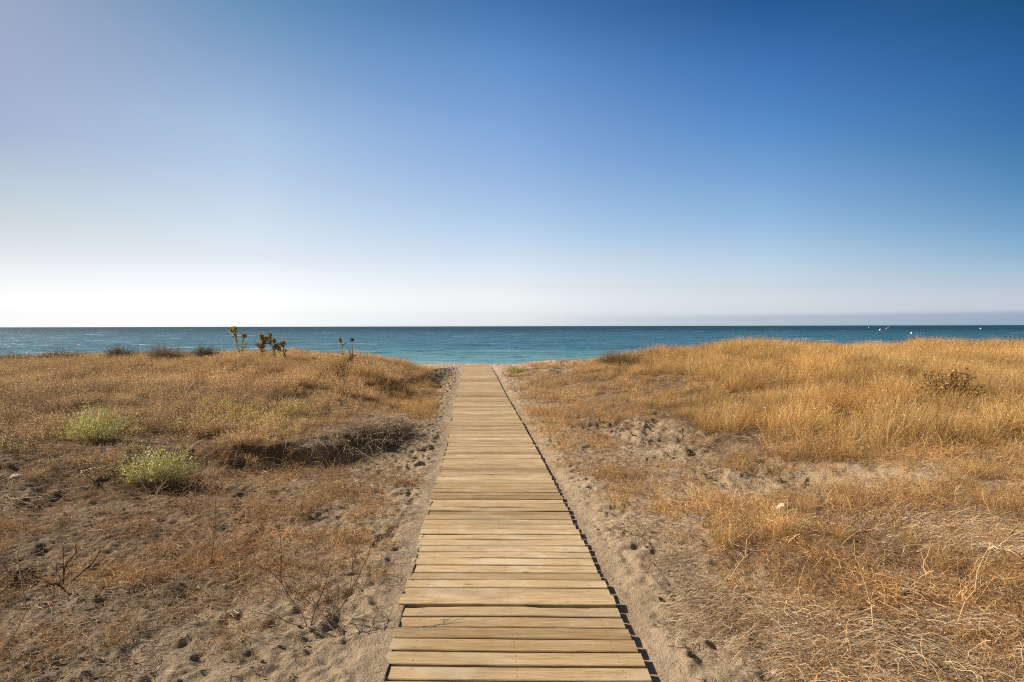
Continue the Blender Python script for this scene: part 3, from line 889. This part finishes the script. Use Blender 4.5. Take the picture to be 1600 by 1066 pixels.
# golden grass on the right dune (and thin on the back of the left one)
def d_gold(x, y):
    dl, dr, s = dist_fields(x, y)
    n = fbm(x * 1.0, y * 1.0, 23, 3)
    d = 38 * sstep(0.25, 0.9, dr + 0.5 * n) * sstep(7.0, 8.6, y + 0.6 * fbm(x * .8, y * .8, 24, 2))
    d = d + 16 * sstep(0.9, 2.2, dr + 1) * sstep(6.0, 8, y) * sstep(4.5, 6.5, x)
    d = d * (1 - 0.88 * sstep(6.6, 3.6, x - .5 * n) * sstep(11, 15, y))
    d = d + 9 * sstep(0.0, 0.5, dl) * sstep(12, 16, y)
    d = d * (0.40 + .60 * sstep(-.35, .05, fbm(x * 1.6, y * 1.6, 22, 3)))
    d = d + 22 * blob(x, y, -6.5, 16.9, 1.5, .7) + 12 * blob(x, y, -4.1, 17, .6, .6)
    d = d + 26 * blob(x, y, -1.75, 13.5, .45, 1.2) + 14 * blob(x, y, 1.6, 12.3, .5, 1.0)
    d = d + 24 * sstep(0.9, 2.0, s) * sstep(8.5, 6, y) * sstep(-.25, .25, n) * (1 - .95 * blob(x, y, 2.7, 6.9, 1.0, .5, 10))
    d = d + 10 * sstep(.6, 1.4, s) * sstep(7, 9, y) * sstep(0, .3, n) * sstep(24, 20, y)
    d = d * (1 - .85 * bare(x, y) * sstep(1.3, .3, dr))
    return d * sstep(30, 26, y) * (np.abs(s) > BW / 2 + .3)
x, y, g = sample(d_gold, 46, 102)
z = height(x, y)
rot = slope_rot(x, y, g, 0.2); rot[:, 2] = g.normal(0, .5, len(x)); rot[:, :2] += g.normal(0, .10, (len(x), 2))
sc = g.uniform(.55, 1.1, len(x)) * (0.9 + .3 * fbm(x * .6, y * .6, 27, 2) + .28 * fbm(x * 2.1, y * 2.1, 26, 2))
sc = sc * np.where(x > 0, 0.50 + 0.50 * sstep(1.5, 4.5, x) * sstep(5.5, 8.5, y), 0.70)
tone = 1 + 0.30 * fbm(x * .8, y * .8, 28, 3)
tint = np.array([[1.12, 1.08, .92]]) * tone[:, None] * g.uniform(.78, 1.22, (len(x), 1))
red = (fbm(x * .9, y * .9, 29, 3) > 0.22)[:, None]
tint = np.where(red, tint * np.array([[.90, .82, .76]]), tint)
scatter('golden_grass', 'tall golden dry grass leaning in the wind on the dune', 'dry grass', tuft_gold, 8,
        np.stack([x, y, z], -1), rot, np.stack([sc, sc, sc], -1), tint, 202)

# low tangles in the foreground, both sides
def d_tangle(x, y):
    dl, dr, s = dist_fields(x, y)
    n = fbm(x * 1.2, y * 1.2, 33, 3)
    d = 38 * sstep(0.45, 1.0, s - .62 + .3 * n) * sstep(8.8, 7.0, y) * (0.55 + 0.45 * sstep(-.2, .2, n)) * (1 - .9 * blob(x, y, 2.75, 6.9, 1.0, .55, 12))
    d = d * (1 - .9 * bare(x, y))
    d = d + 26 * np.exp(-((s - 1.15 - .25 * n) / .30) ** 2) * sstep(6.2, 7, y) * sstep(15, 12, y)
    d = d + 16 * sstep(0.25, 0.7, s + .3 * n) * sstep(8.5, 9.5, y) * sstep(0.7, 0.0, dr) * sstep(-.15, .25, fbm(x * 1.5, y * 1.5, 37, 2)) * (1 - sstep(19, 23, y))
    d = d + 40 * blob(x, y, -1.85, 5.2, 0.75, 1.1, 0) + 30 * blob(x, y, -1.9, 7.2, 1.0, .6, 0) + 12 * blob(x, y, -1.35, 4.1, .35, .6) + 18 * blob(x, y, -2.3, 3.35, .6, .22, 15) + 14 * blob(x, y, -3.9, 5.2, .7, .4)
    d = d + 9 * sstep(1.2, 2.2, -s) * sstep(8, 6.5, y) * sstep(0.02, .3, fbm(x * 1.7, y * 1.7, 38, 3))
    return d * (np.abs(s) > BW / 2 + .16)
x, y, g = sample(d_tangle, 40, 103, 1.6, 24)
z = height(x, y)
rot = slope_rot(x, y, g, 0.8); rot[:, 2] = g.uniform(0, 6.28, len(x))
sc = g.uniform(.5, 1.1, len(x))
tone = 1 + 0.35 * fbm(x * 1.1, y * 1.1, 34, 3)
tint = np.where((x < 0)[:, None], np.array([[1.0, .92, .82]]), np.array([[1.34, 1.25, 1.05]])) * tone[:, None] * g.uniform(.75, 1.3, (len(x), 1))
scatter('straw_tangle', 'low tangle of bare brown stems sprawling over the sand', 'dry grass', tuft_tangle, 8,
        np.stack([x, y, z], -1), rot, np.stack([sc, sc, sc * .9], -1), tint, 203)

# straw bits lying on the sand
def d_litter(x, y):
    dl, dr, s = dist_fields(x, y)
    n = fbm(x * 1.5, y * 1.5, 41, 3)
    d = 5 + 12 * sstep(0.3, 1.2, np.abs(s) - .6) * (0.6 + .4 * sstep(-.2, .2, n))
    return d * (np.abs(s) > BW / 2 + .34) * sstep(16, 12, y)
x, y, g = sample(d_litter, 18, 104, 1.6, 16)
z = height(x, y)
rot = slope_rot(x, y, g, 1.0); rot[:, 2] = g.uniform(0, 6.28, len(x))
sc = g.uniform(.6, 1.2, len(x))
tint = np.array([[1.0, .97, .92]]) * g.uniform(.6, 1.15, (len(x), 1))
scatter('fallen_straw', 'broken bits of straw and twig strewn over bare sand', 'straw litter', litter_patch, 8,
        np.stack([x, y, z], -1), rot, np.stack([sc, sc, sc], -1), tint, 204)

# pale flattened straw
def d_mat(x, y):
    dl, dr, s = dist_fields(x, y)
    return 60 * blob(x, y, 3.15, 4.55, .55, .28, -15) + 34 * blob(x, y, 1.5, 3.4, .5, .35, -40) + 26 * blob(x, y, 2.1, 3.0, .9, .3, -25) + 10 * blob(x, y, 3.4, 8.0, .8, .3) \
        + 30 * blob(x, y, 1.05, 4.6, .1, .9, 8) + 14 * blob(x, y, -5.0, 6.2, .8, .4, 10) + 5 * sstep(1.4, 2, s) * sstep(6, 4, y)
x, y, g = sample(d_mat, 60, 105, 1.6, 12)
z = height(x, y)
rot = slope_rot(x, y, g, 1.0); rot[:, 2] = g.normal(-.45, .45, len(x))
sc = g.uniform(.6, 1.1, len(x))
tint = np.array([[1.02, .98, .92]]) * g.uniform(.7, 1.2, (len(x), 1)) * (1 + .35 * (blob(x, y, 3.15, 4.55, .55, .28, -15) > .3))[:, None]
scatter('flattened_straw', 'pale bleached straw lying flat and combed one way', 'straw litter', mat_patch, 6,
        np.stack([x, y, z], -1), rot, np.stack([sc, sc, sc], -1), tint, 205)

# dead stalks hanging over the broken bank
def d_drape(x, y):
    dl, dr, s = dist_fields(x, y)
    d = 60 * np.exp(-((dl - .16) / .15) ** 2) * sstep(7.4, 7.8, y) * sstep(12.5, 10, y) * (0.35 + .65 * sstep(-.2, .2, fbm(x * 2, y * 2, 47, 2)))
    d = d + 10 * np.exp(-((dr - .05) / .15) ** 2) * sstep(7.0, 8.0, y) * sstep(11, 10, y) * sstep(-.1, .2, fbm(x * 2, y * 2, 48, 2))
    return d * (np.abs(s) > BW / 2 + .25)
x, y, g = sample(d_drape, 64, 106, 5, 15)
z = height(x, y)
yawd = np.where(x < 0, -0.95, -2.4)
rot = np.zeros((len(x), 3)); rot[:, 2] = yawd + g.normal(0, .45, len(x))
sc = g.uniform(.55, 1.1, len(x))
tint = np.array([[1.1, 1.04, .96]]) * g.uniform(.6, 1.35, (len(x), 1))
scatter('overhanging_stalks', 'grey dead stalks arching over the broken edge of the dune', 'dead stalks', drape_tuft, 6,
        np.stack([x, y, z], -1), rot, np.stack([sc, sc, sc], -1), tint, 206)

# grit
def d_peb(x, y):
    s = x - xc(y)
    return (6 + 10 * sstep(-.1, .3, fbm(x * 1.3, y * 1.3, 45, 2))) * (np.abs(s) > BW / 2 + .34) * sstep(12, 8, y)
x, y, g = sample(d_peb, 16, 107, 1.8, 12)
z = height(x, y)
rot = slope_rot(x, y, g, 1.0); rot[:, 2] = g.uniform(0, 6.28, len(x)); sc = g.uniform(.5, 1.3, len(x))
scatter('grit', 'small clods and grit scattered over the sand', 'gravel', pebbles, 6,
        np.stack([x, y, z], -1), rot, np.stack([sc, sc, sc], -1), np.ones((len(x), 3)) * g.uniform(.5, 1.0, (len(x), 1)), 207)

# ------------------------------------------------------------------ single plants
def dome(g, N, rx, ry, h, K=5, spread=1.0):
    """stems that fan out from a small foot to fill a dome"""
    th = g.uniform(0, 2 * np.pi, N); el = np.arcsin(np.clip(g.random(N) ** 0.8, 0, 1))
    q = g.uniform(.62, 1.12, N) * (1 + .18 * np.sin(3 * th + 1))
    tip = np.stack([np.cos(th) * np.cos(el) * rx * spread * q, np.sin(th) * np.cos(el) * ry * spread * q, (0.12 + .88 * np.sin(el)) * h * q], -1)
    foot = np.stack([tip[:, 0] * .35, tip[:, 1] * .35, np.zeros(N) - .02], -1)
    t = np.linspace(0, 1, K)[None, :, None]
    mid = (foot + tip) / 2; mid[:, 2] += h * .12
    P = (1 - t) ** 2 * foot[:, None] + 2 * t * (1 - t) * mid[:, None] + t ** 2 * tip[:, None]
    P[:, 1:] += g.normal(0, .012 * max(rx, h) / .3, (N, K - 1, 3)) * np.linspace(.3, 1, K - 1)[None, :, None]
    return P

def shrub(name, label, cat, loc, rx, ry, h, stems, leaves, stem_cols, leaf_cols, leaf=.018, fat=.3, seed=1, group=None, per=8, w=.003, lean=0.0, lo=.35):
    g = np.random.default_rng(seed)
    root = empty(name, loc); tag(root, label, cat, group)
    root.rotation_euler[1] = lean
    P = dome(g, stems, rx, ry, h)
    V, Fq, C = strand(g, P, w, w * .5, stem_cols, None, .6)
    mesh_obj('stems', V, Fq, M_TWIG, root, col=C)
    if leaves:
        pt, dr = along(g, P, per, lo, 1.0)
        V, Fq, C = heads(g, pt, dr, leaf, fat, leaf_cols)
        mesh_obj('foliage', V, Fq, M_PLANT, root, col=C)
    return root

GREENS = [(.56, .58, .18), (.40, .46, .12), (.76, .72, .30), (.90, .80, .42)]
PALEG = [(.84, .76, .42), (.66, .62, .26), (.92, .85, .60), (.44, .45, .14)]
g0 = pix(148, 688); shrub('green_shrub', 'round green shrub with pale flower heads, standing back on the brown slope', 'shrub', g0, .46, .34, .44, 420, True, PALEG, GREENS, .017, .36, 11, per=8)
g1 = pix(243, 752, 2); shrub('green_shrub', 'spreading pale yellow green shrub above a dark hollow in the sand', 'shrub', g1, .52, .30, .40, 460, True, PALEG, PALEG + GREENS[:2], .018, .36, 12, per=8, lean=-.06)
gg = pix(18, 706); shrub('green_shrub', 'thin yellowish weed at the edge of the view beside brown brush', 'shrub', gg, .38, .28, .28, 120, True, RUST, PALEG, .014, .3, 13, per=6)
gg = pix(452, 650); shrub('green_shrub', 'faded straw green weed clump on the dune above the broken bank', 'shrub', gg, .48, .32, .24, 170, True, STRAW, [(.62, .52, .28), (.52, .44, .20), (.46, .44, .20)], .014, .32, 14, per=7)
gg = pix(806, 583); shrub('green_shrub', 'small fresh green bush at the far end of the boardwalk', 'shrub', gg, .42, .36, .30, 200, True, PALEG, [(.38, .40, .12), (.46, .44, .16), (.28, .33, .10)], .03, .4, 15, per=7)
gg = pix(802, 589); shrub('low_bush', 'low ochre mound in front of the small green bush', 'shrub', (gg[0] + .1, gg[1], gg[2]), .62, .32, .16, 260, True, STRAW, [(.56, .37, .15), (.44, .27, .10), (.62, .46, .2)], .022, .4, 16, per=6)
gg = pix(722, 586); 

# bushes along the skyline of the left dune
def skyline_bush(u, Y, label, rx, vtop, cols, seed, dense=420, name='low_bush', fat=.25, leaf=.022):
    x_ = at_depth(u, Y); z_ = float(height(x_, Y, False)); ztop = EYE - Y * (vtop - 510) / F
    h = max(.3, (ztop - z_) * 1.18)
    return shrub(name, label, 'shrub', (x_, Y, z_), rx, rx * .7, h, int(dense * 1.7), True, cols, cols, leaf, fat, seed, per=6, lo=.3)
TAUPE = [(.34, .25, .16), (.42, .31, .20), (.26, .18, .11)]
DARKB = [(.17, .10, .06), (.24, .145, .08), (.12, .07, .045)]
skyline_bush(258, 18.2, 'rounded fuzzy taupe bush, widest of those along the crest', .72, 541, TAUPE, 31, 900)
skyline_bush(187, 19.2, 'dark brown mound of a bush to the seaward side of the fuzzy taupe one', .60, 543, DARKB, 32, 600, leaf=.03)
skyline_bush(320, 19.2, 'small dark brown hump between the taupe bush and the thistles', .50, 542, DARKB, 33, 420, leaf=.03)
skyline_bush(100, 19.8, 'long low russet mound on the crest with the sea behind', 1.0, 547, [(.28, .16, .085), (.36, .22, .11), (.18, .11, .07)], 34, 600, leaf=.03)
skyline_bush(20, 19.4, 'low brown mound at the outer end of the left crest', 1.0, 551, [(.24, .15, .085), (.3, .2, .1)], 35, 500, leaf=.03)
skyline_bush(968, 22, 'sprawling dark olive bush on the crest to the seaward side of the golden grass', .95, 550, [(.22, .16, .075), (.32, .21, .11), (.16, .12, .06)], 36, 560, leaf=.03)
skyline_bush(1023, 22.5, 'smallest reddish cushion bush on the crest by the water', .34, 547, [(.46, .25, .14), (.36, .2, .11)], 37, 300, leaf=.03)
skyline_bush(1058, 22.5, 'middle reddish cushion bush on the crest by the water', .52, 546, [(.46, .25, .14), (.36, .2, .11)], 38, 400, leaf=.03)
skyline_bush(1087, 22.0, 'tallest reddish cushion bush, next to the golden grass', .46, 543, [(.44, .26, .14), (.5, .32, .17)], 39, 400, leaf=.03)
gg = pix(1487, 632); shrub('flowering_weed', 'dark orange brown bushy weed standing out of the golden grass', 'shrub', gg, .44, .36, .58, 260, True, DARKB,
                           [(.50, .29, .08), (.26, .15, .05), (.22, .15, .06), (.58, .38, .11)], .034, .5, 40, per=9, w=.005)

# thistles on the crest
def stem_tube(pts, r0, r1, n=6):
    pts = np.asarray(pts, float); K = len(pts)
    V, Fq = [], []
    for k in range(K):
        d = pts[min(k + 1, K - 1)] - pts[max(k - 1, 0)]; d /= np.linalg.norm(d) + 1e-9
        a = np.cross(d, (0.3, 1, .1)); a /= np.linalg.norm(a); b = np.cross(d, a)
        r = r0 + (r1 - r0) * k / (K - 1)
        for q in range(n):
            th = 2 * math.pi * q / n
            V.append(pts[k] + a * math.cos(th) * r + b * math.sin(th) * r)
    for k in range(K - 1):
        for q in range(n): Fq.append((k * n + q, k * n + (q + 1) % n, (k + 1) * n + (q + 1) % n, (k + 1) * n + q))
    Fq.append((0, 1, 2, 3)); Fq.append(((K - 1) * n, (K - 1) * n + 1, (K - 1) * n + 2, (K - 1) * n + 3))
    return np.array(V), np.array(Fq)

def curve(g, a, b, K=6, wob=.02):
    t = np.linspace(0, 1, K)[:, None]
    P = np.array(a) * (1 - t) + np.array(b) * t
    P[1:-1] += g.normal(0, wob, (K - 2, 3)); return P

def thistle(label, loc, branches, seed, leafc, headc, head_r=.035, group='thistles along the crest'):
    """branches: list of (start, end, has_head); leaves stand along them"""
    g = np.random.default_rng(seed)
    root = empty('thistle', loc); tag(root, label, 'thistle', group)
    parts = []; lp = []
    for a, b, hd in branches:
        P = curve(g, a, b, 6, .012)
        V, Fq = stem_tube(P, .016, .009)
        parts.append((V, Fq, np.tile(np.array([leafc[0]]) * g.uniform(.7, 1.0), (len(V), 1))))
        pt, dr = along(g, P[None], 30, .02, .97)
        lp.append(heads(g, pt, dr + g.normal(0, .9, dr.shape) * .06, .085, .17, leafc))
    V, Fq, C = join(parts); mesh_obj('stems', V, Fq, M_TWIG, root, col=C)
    V, Fq, C = join(lp); mesh_obj('leaves', V, Fq, M_PLANT, root, col=C)
    for a, b, hd in branches:
        if not hd: continue
        n = 150
        d = g.normal(size=(n, 3)); d /= np.linalg.norm(d, axis=1, keepdims=True); head_r_ = head_r * .85
        pt = np.array(b) + d * head_r * np.array([.55, .55, .75])
        V, Fq, C = heads(g, pt, d, head_r * 1.0, .40, headc, None, .25)
        mesh_obj('flower_head', V, Fq, M_PLANT, root, col=C)

OLIVE = [(.46, .44, .16), (.56, .52, .26), (.28, .28, .11)]
YEL = [(.60, .44, .07), (.42, .34, .08), (.34, .28, .10)]
BRN = [(.52, .36, .14), (.62, .44, .20), (.30, .20, .09)]
def crest(u, Y):
    x_ = at_depth(u, Y); return (x_, Y, float(height(x_, Y, False)))
YT = 17.0
px = YT / F           # metres per photograph pixel at that distance
def brs(root_uv, segs):
    return [(((a - root_uv[0]) * px, 0.0, (root_uv[1] - b) * px), ((c - root_uv[0]) * px, dd, (root_uv[1] - d) * px), hd) for a, b, c, d, hd, dd in segs]
c_ = crest(376, YT)
v0 = 510 + (EYE - c_[2]) / YT * F
thistle('tall forked green thistle with a yellow head, tallest on the crest', c_, brs((376, v0), [(376, v0, 370, 534, False, 0), (370, 534, 361, 514, True, .05), (370, 534, 368, 513, True, -.05), (376, v0, 381, 524, True, .04), (374, 548, 385, 535, False, .1)]), 51, OLIVE, YEL, .042)
c_ = crest(409, YT); v0 = 510 + (EYE - c_[2]) / YT * F
thistle('stout brown seeded thistle stalk beside the tall forked thistle', c_, brs((409, v0), [(409, v0, 409, 540, True, 0), (409, 540, 408, 525, True, 0), (409, 545, 411, 532, True, .03), (409, 550, 400, 535, False, .03)]), 52, BRN, BRN, .05)
c_ = crest(427, YT); v0 = 510 + (EYE - c_[2]) / YT * F
thistle('arching thistle with several brown heads bending towards the sea', c_, brs((427, v0), [(430, v0, 423, 530, False, 0), (423, 530, 422, 523, True, 0), (430, v0, 427, 532, True, .05), (428, 545, 432, 540, True, 0), (432, 540, 436, 545, True, 0), (423, 538, 417, 528, True, 0)]), 53, OLIVE, BRN, .036)
c_ = crest(443, YT); v0 = 510 + (EYE - c_[2]) / YT * F
thistle('short brown thistle with one fat head, lowest of the crest thistles', c_, brs((443, v0), [(443, v0, 442, 537, True, 0), (443, v0, 445, 545, False, .03)]), 54, BRN, BRN, .05)
c_ = crest(536, YT); v0 = 510 + (EYE - c_[2]) / YT * F
thistle('single slanting green thistle stalk with a yellow tip, nearer the boardwalk', c_, brs((538, v0), [(539, v0, 533, 531, True, 0)]), 55, OLIVE, YEL, .036)
c_ = crest(549, YT); v0 = 510 + (EYE - c_[2]) / YT * F
thistle('thin upright thistle with a small dark head, nearest the boardwalk', c_, brs((549, v0), [(549, v0, 550, 531, True, 0), (549, v0 - 2, 545, 543, False, 0)]), 56, GREY, [(.12, .1, .14), (.2, .18, .2)], .032)

# bare twiggy plants in the foreground
def branching(g, base, direc, length, r, depth, out, spread=.5, droop=.0):
    K = 6; P = [np.array(base, float)]; d = np.array(direc, float); d /= np.linalg.norm(d)
    for k in range(K - 1):
        d = d + g.normal(0, .14, 3); d[2] -= droop; d /= np.linalg.norm(d); P.append(P[-1] + d * length / (K - 1))
    out.append(stem_tube(P, r, r * .55, 5))
    if depth > 0:
        for _ in range(g.integers(2, 4)):
            k = g.integers(2, K)
            nd = d + g.normal(0, spread, 3)
            branching(g, P[k], nd, length * g.uniform(.45, .75), r * .6, depth - 1, out, spread, droop)

def twig_plant(name, label, cat, loc, dirs, length, r, depth, col, seed, spread=.5, droop=.0, group=None):
    g = np.random.default_rng(seed)
    root = bpy.data.objects
    out = []
    for d in dirs: branching(g, (0, 0, -.02), d, length * g.uniform(.8, 1.15), r, depth, out, spread, droop)
    V, Fq, C = join([(v, f, np.tile(np.array([col]) * g.uniform(.75, 1.2), (len(v), 1))) for v, f in out])
    o = mesh_obj(name, V, Fq, M_TWIG, col=C); o.location = loc
    tag(o, label, cat, group)
    return o
twig_plant('dead_plant', 'bare dark forking stems of a dead plant near the boardwalk', 'dead plant', pix(540, 1000), [(-.5, .35, .75), (-.8, .1, .5), (-.3, .5, .6), (-.6, .5, .3)], .36, .0034, 3, (.19, .13, .085), 61, .35)
twig_plant('dead_plant', 'dark dry crossing twigs above cracked sand', 'dead plant', pix(482, 985), [(.7, .3, .35), (-.4, .4, .6), (.1, .5, .5)], .34, .004, 2, (.15, .095, .06), 62, .4)
twig_plant('dead_plant', 'sprawling pale tan branches of a dead weed on the dark sand', 'dead plant', pix(325, 890), [(.4, .6, .6), (-.5, .5, .5), (.8, .1, .5), (0, .2, .8), (.5, -.4, .4)], .38, .004, 3, (.42, .28, .16), 63, .5)
twig_plant('dead_plant', 'stubby dark root ball beside a burrow in the sand', 'dead plant', pix(98, 915), [(-.8, .1, .25), (-.5, .4, .3), (.6, .2, .3), (0, .1, .8), (-.9, -.2, .2), (.2, -.5, .3)], .19, .006, 2, (.07, .045, .03), 64, .5)
twig_plant('dead_plant', 'forked bleached root lying below the round green shrub', 'dead plant', pix(132, 740), [(.2, .5, .6), (-.9, .1, .12), (.1, -.2, .15)], .38, .006, 2, (.55, .44, .33), 65, .3)
twig_plant('dead_plant', 'bleached twig leaning from the hollow under the pale green shrub', 'dead plant', pix(238, 775), [(-.35, .3, .5), (.5, .2, .4), (.2, .1, .5)], .22, .0045, 1, (.5, .42, .32), 66, .3)
# a long bent stem at the edge of the view
gX, gY, gZ = pix(6, 1030)
P = np.array([(gX - .05, gY, gZ - .02), (gX + .03, gY + .05, gZ + .12), (gX + .055, gY + .08, gZ + .2), (gX + .02, gY + .1, gZ + .34), (gX - .03, gY + .14, gZ + .46), (gX - .02, gY + .16, gZ + .52)])
V, Fq = stem_tube(P - np.array([gX, gY, gZ]), .0045, .0025, 6)
o = mesh_obj('dry_stalk', V, Fq, M_TWIG, col=np.tile([[.42, .31, .2]], (len(V), 1))); o.location = (gX, gY, gZ)
tag(o, 'single tall bent dry stalk at the outer edge of the dark sand', 'dry stalk')
for (u, v, h_, dx, sd, lab) in ((1490, 985, .42, .22, 71, 'long pale straw stalk slanting up from the combed straw'), (1380, 1010, .40, -.1, 72, 'thin bent straw stalk rising behind the slanting one'),
                        (1120, 930, .38, .25, 73, 'golden stalk arching beside the sandy edge of the boardwalk'), (340, 838, .20, -.18, 74, 'pale curved twig lying on brown stems')):
    X_, Y_, Z_ = pix(u, v)
    gq = np.random.default_rng(sd)
    P = curve(gq, (0, 0, -.02), (dx, .05, h_), 7, .010)
    V, Fq = stem_tube(P, .0032, .0018, 6)
    o = mesh_obj('dry_stalk', V, Fq, M_TWIG, col=np.tile([[.62, .46, .24]], (len(V), 1))); o.location = (X_, Y_, Z_)
    tag(o, lab, 'dry stalk')

# ------------------------------------------------------------------ stones
def stone(label, loc, r, mat, seed, flat=.6, name='stone'):
    g = np.random.default_rng(seed)
    import bmesh
    bm = bmesh.new(); bmesh.ops.create_icosphere(bm, subdivisions=3, radius=1)
    for v in bm.verts:
        c = v.co
        n = float(fbm(np.array(c.x * 1.3 + seed), np.array(c.y * 1.3 + c.z * 1.7), 90 + seed % 5, 3))
        v.co = c * (1 + .45 * n)
        v.co.x *= r * 1.25; v.co.y *= r * .85; v.co.z *= r * flat
    me = bpy.data.meshes.new(name); bm.to_mesh(me); bm.free()
    for p in me.polygons: p.use_smooth = True
    me.materials.append(mat)
    o = bpy.data.objects.new(name, me); o.location = (loc[0], loc[1], loc[2] + r * flat * .45); o.rotation_euler = (g.normal(0, .15), g.normal(0, .15), g.uniform(0, 6))
    link(o); tag(o, label, 'stone'); return o
mw = plain('white_stone', (.70, .65, .57), .8, .12, 30)
mg = plain('grey_stone', (.55, .49, .42), .85, .2, 30)
stone('whitest stone, lying in the sandy trough beyond the straw', pix(1221, 795), .050, mw, 3)
stone('small white pebble on cracked sand by the dead plant', pix(519, 974), .014, mw, 4)
stone('pale pebble on the brown slope below the spreading shrub', pix(162, 722), .025, mg, 5)
stone('pale pebble at the foot of the overhanging stalks', pix(470, 732), .022, mw, 6)
stone('flat grey stone in a row of pale litter', pix(25, 746), .05, mg, 7, .35)

# ------------------------------------------------------------------ buoys at sea
def buoy(label, u, v, r, seed, pole=0.0, tilt=0.0):
    d = CAM_R @ Vector(((u - 800) / F, -(v - 533) / F, -1))
    t = (SEA_Z - EYE) / d.z
    x_, y_ = d.x * t, d.y * t
    root = empty('buoy', (x_, y_, SEA_Z)); root.rotation_euler = (0, tilt, 0)
    tag(root, label, 'buoy', 'white buoys far out on the sea')
    import bmesh
    bm = bmesh.new(); bmesh.ops.create_uvsphere(bm, u_segments=20, v_segments=12, radius=r)
    for v_ in bm.verts:
        v_.co.z = v_.co.z * 1.1 + r * .45
    me = bpy.data.meshes.new('float'); bm.to_mesh(me); bm.free()
    for p in me.polygons: p.use_smooth = True
    me.materials.append(MB_); link(bpy.data.objects.new('float', me), root)
    V, Fq = stem_tube([(0, 0, r * 1.4), (0, 0, r * 1.9 + pole)], r * .12 if not pole else .14, r * .1 if not pole else .10, 8)
    mesh_obj('pole', V, Fq, MB_, root)
MB_ = plain('white_float', (.85, .87, .88), .4, .05, 5)
buoy('round white buoy set apart, closest to the grass', 1424.5, 521.5, .36, 1)
buoy('largest bright white buoy in the middle of the cluster', 1375.5, 516.5, .60, 2)
buoy('white buoy with a long slanting pole', 1384, 514.3, .26, 3, 3.2, .95)
buoy('white buoy just under the horizon, first of the cluster', 1358, 512.2, .62, 4)
buoy('white buoy alone far along the horizon', 1532.5, 514.3, .62, 5)
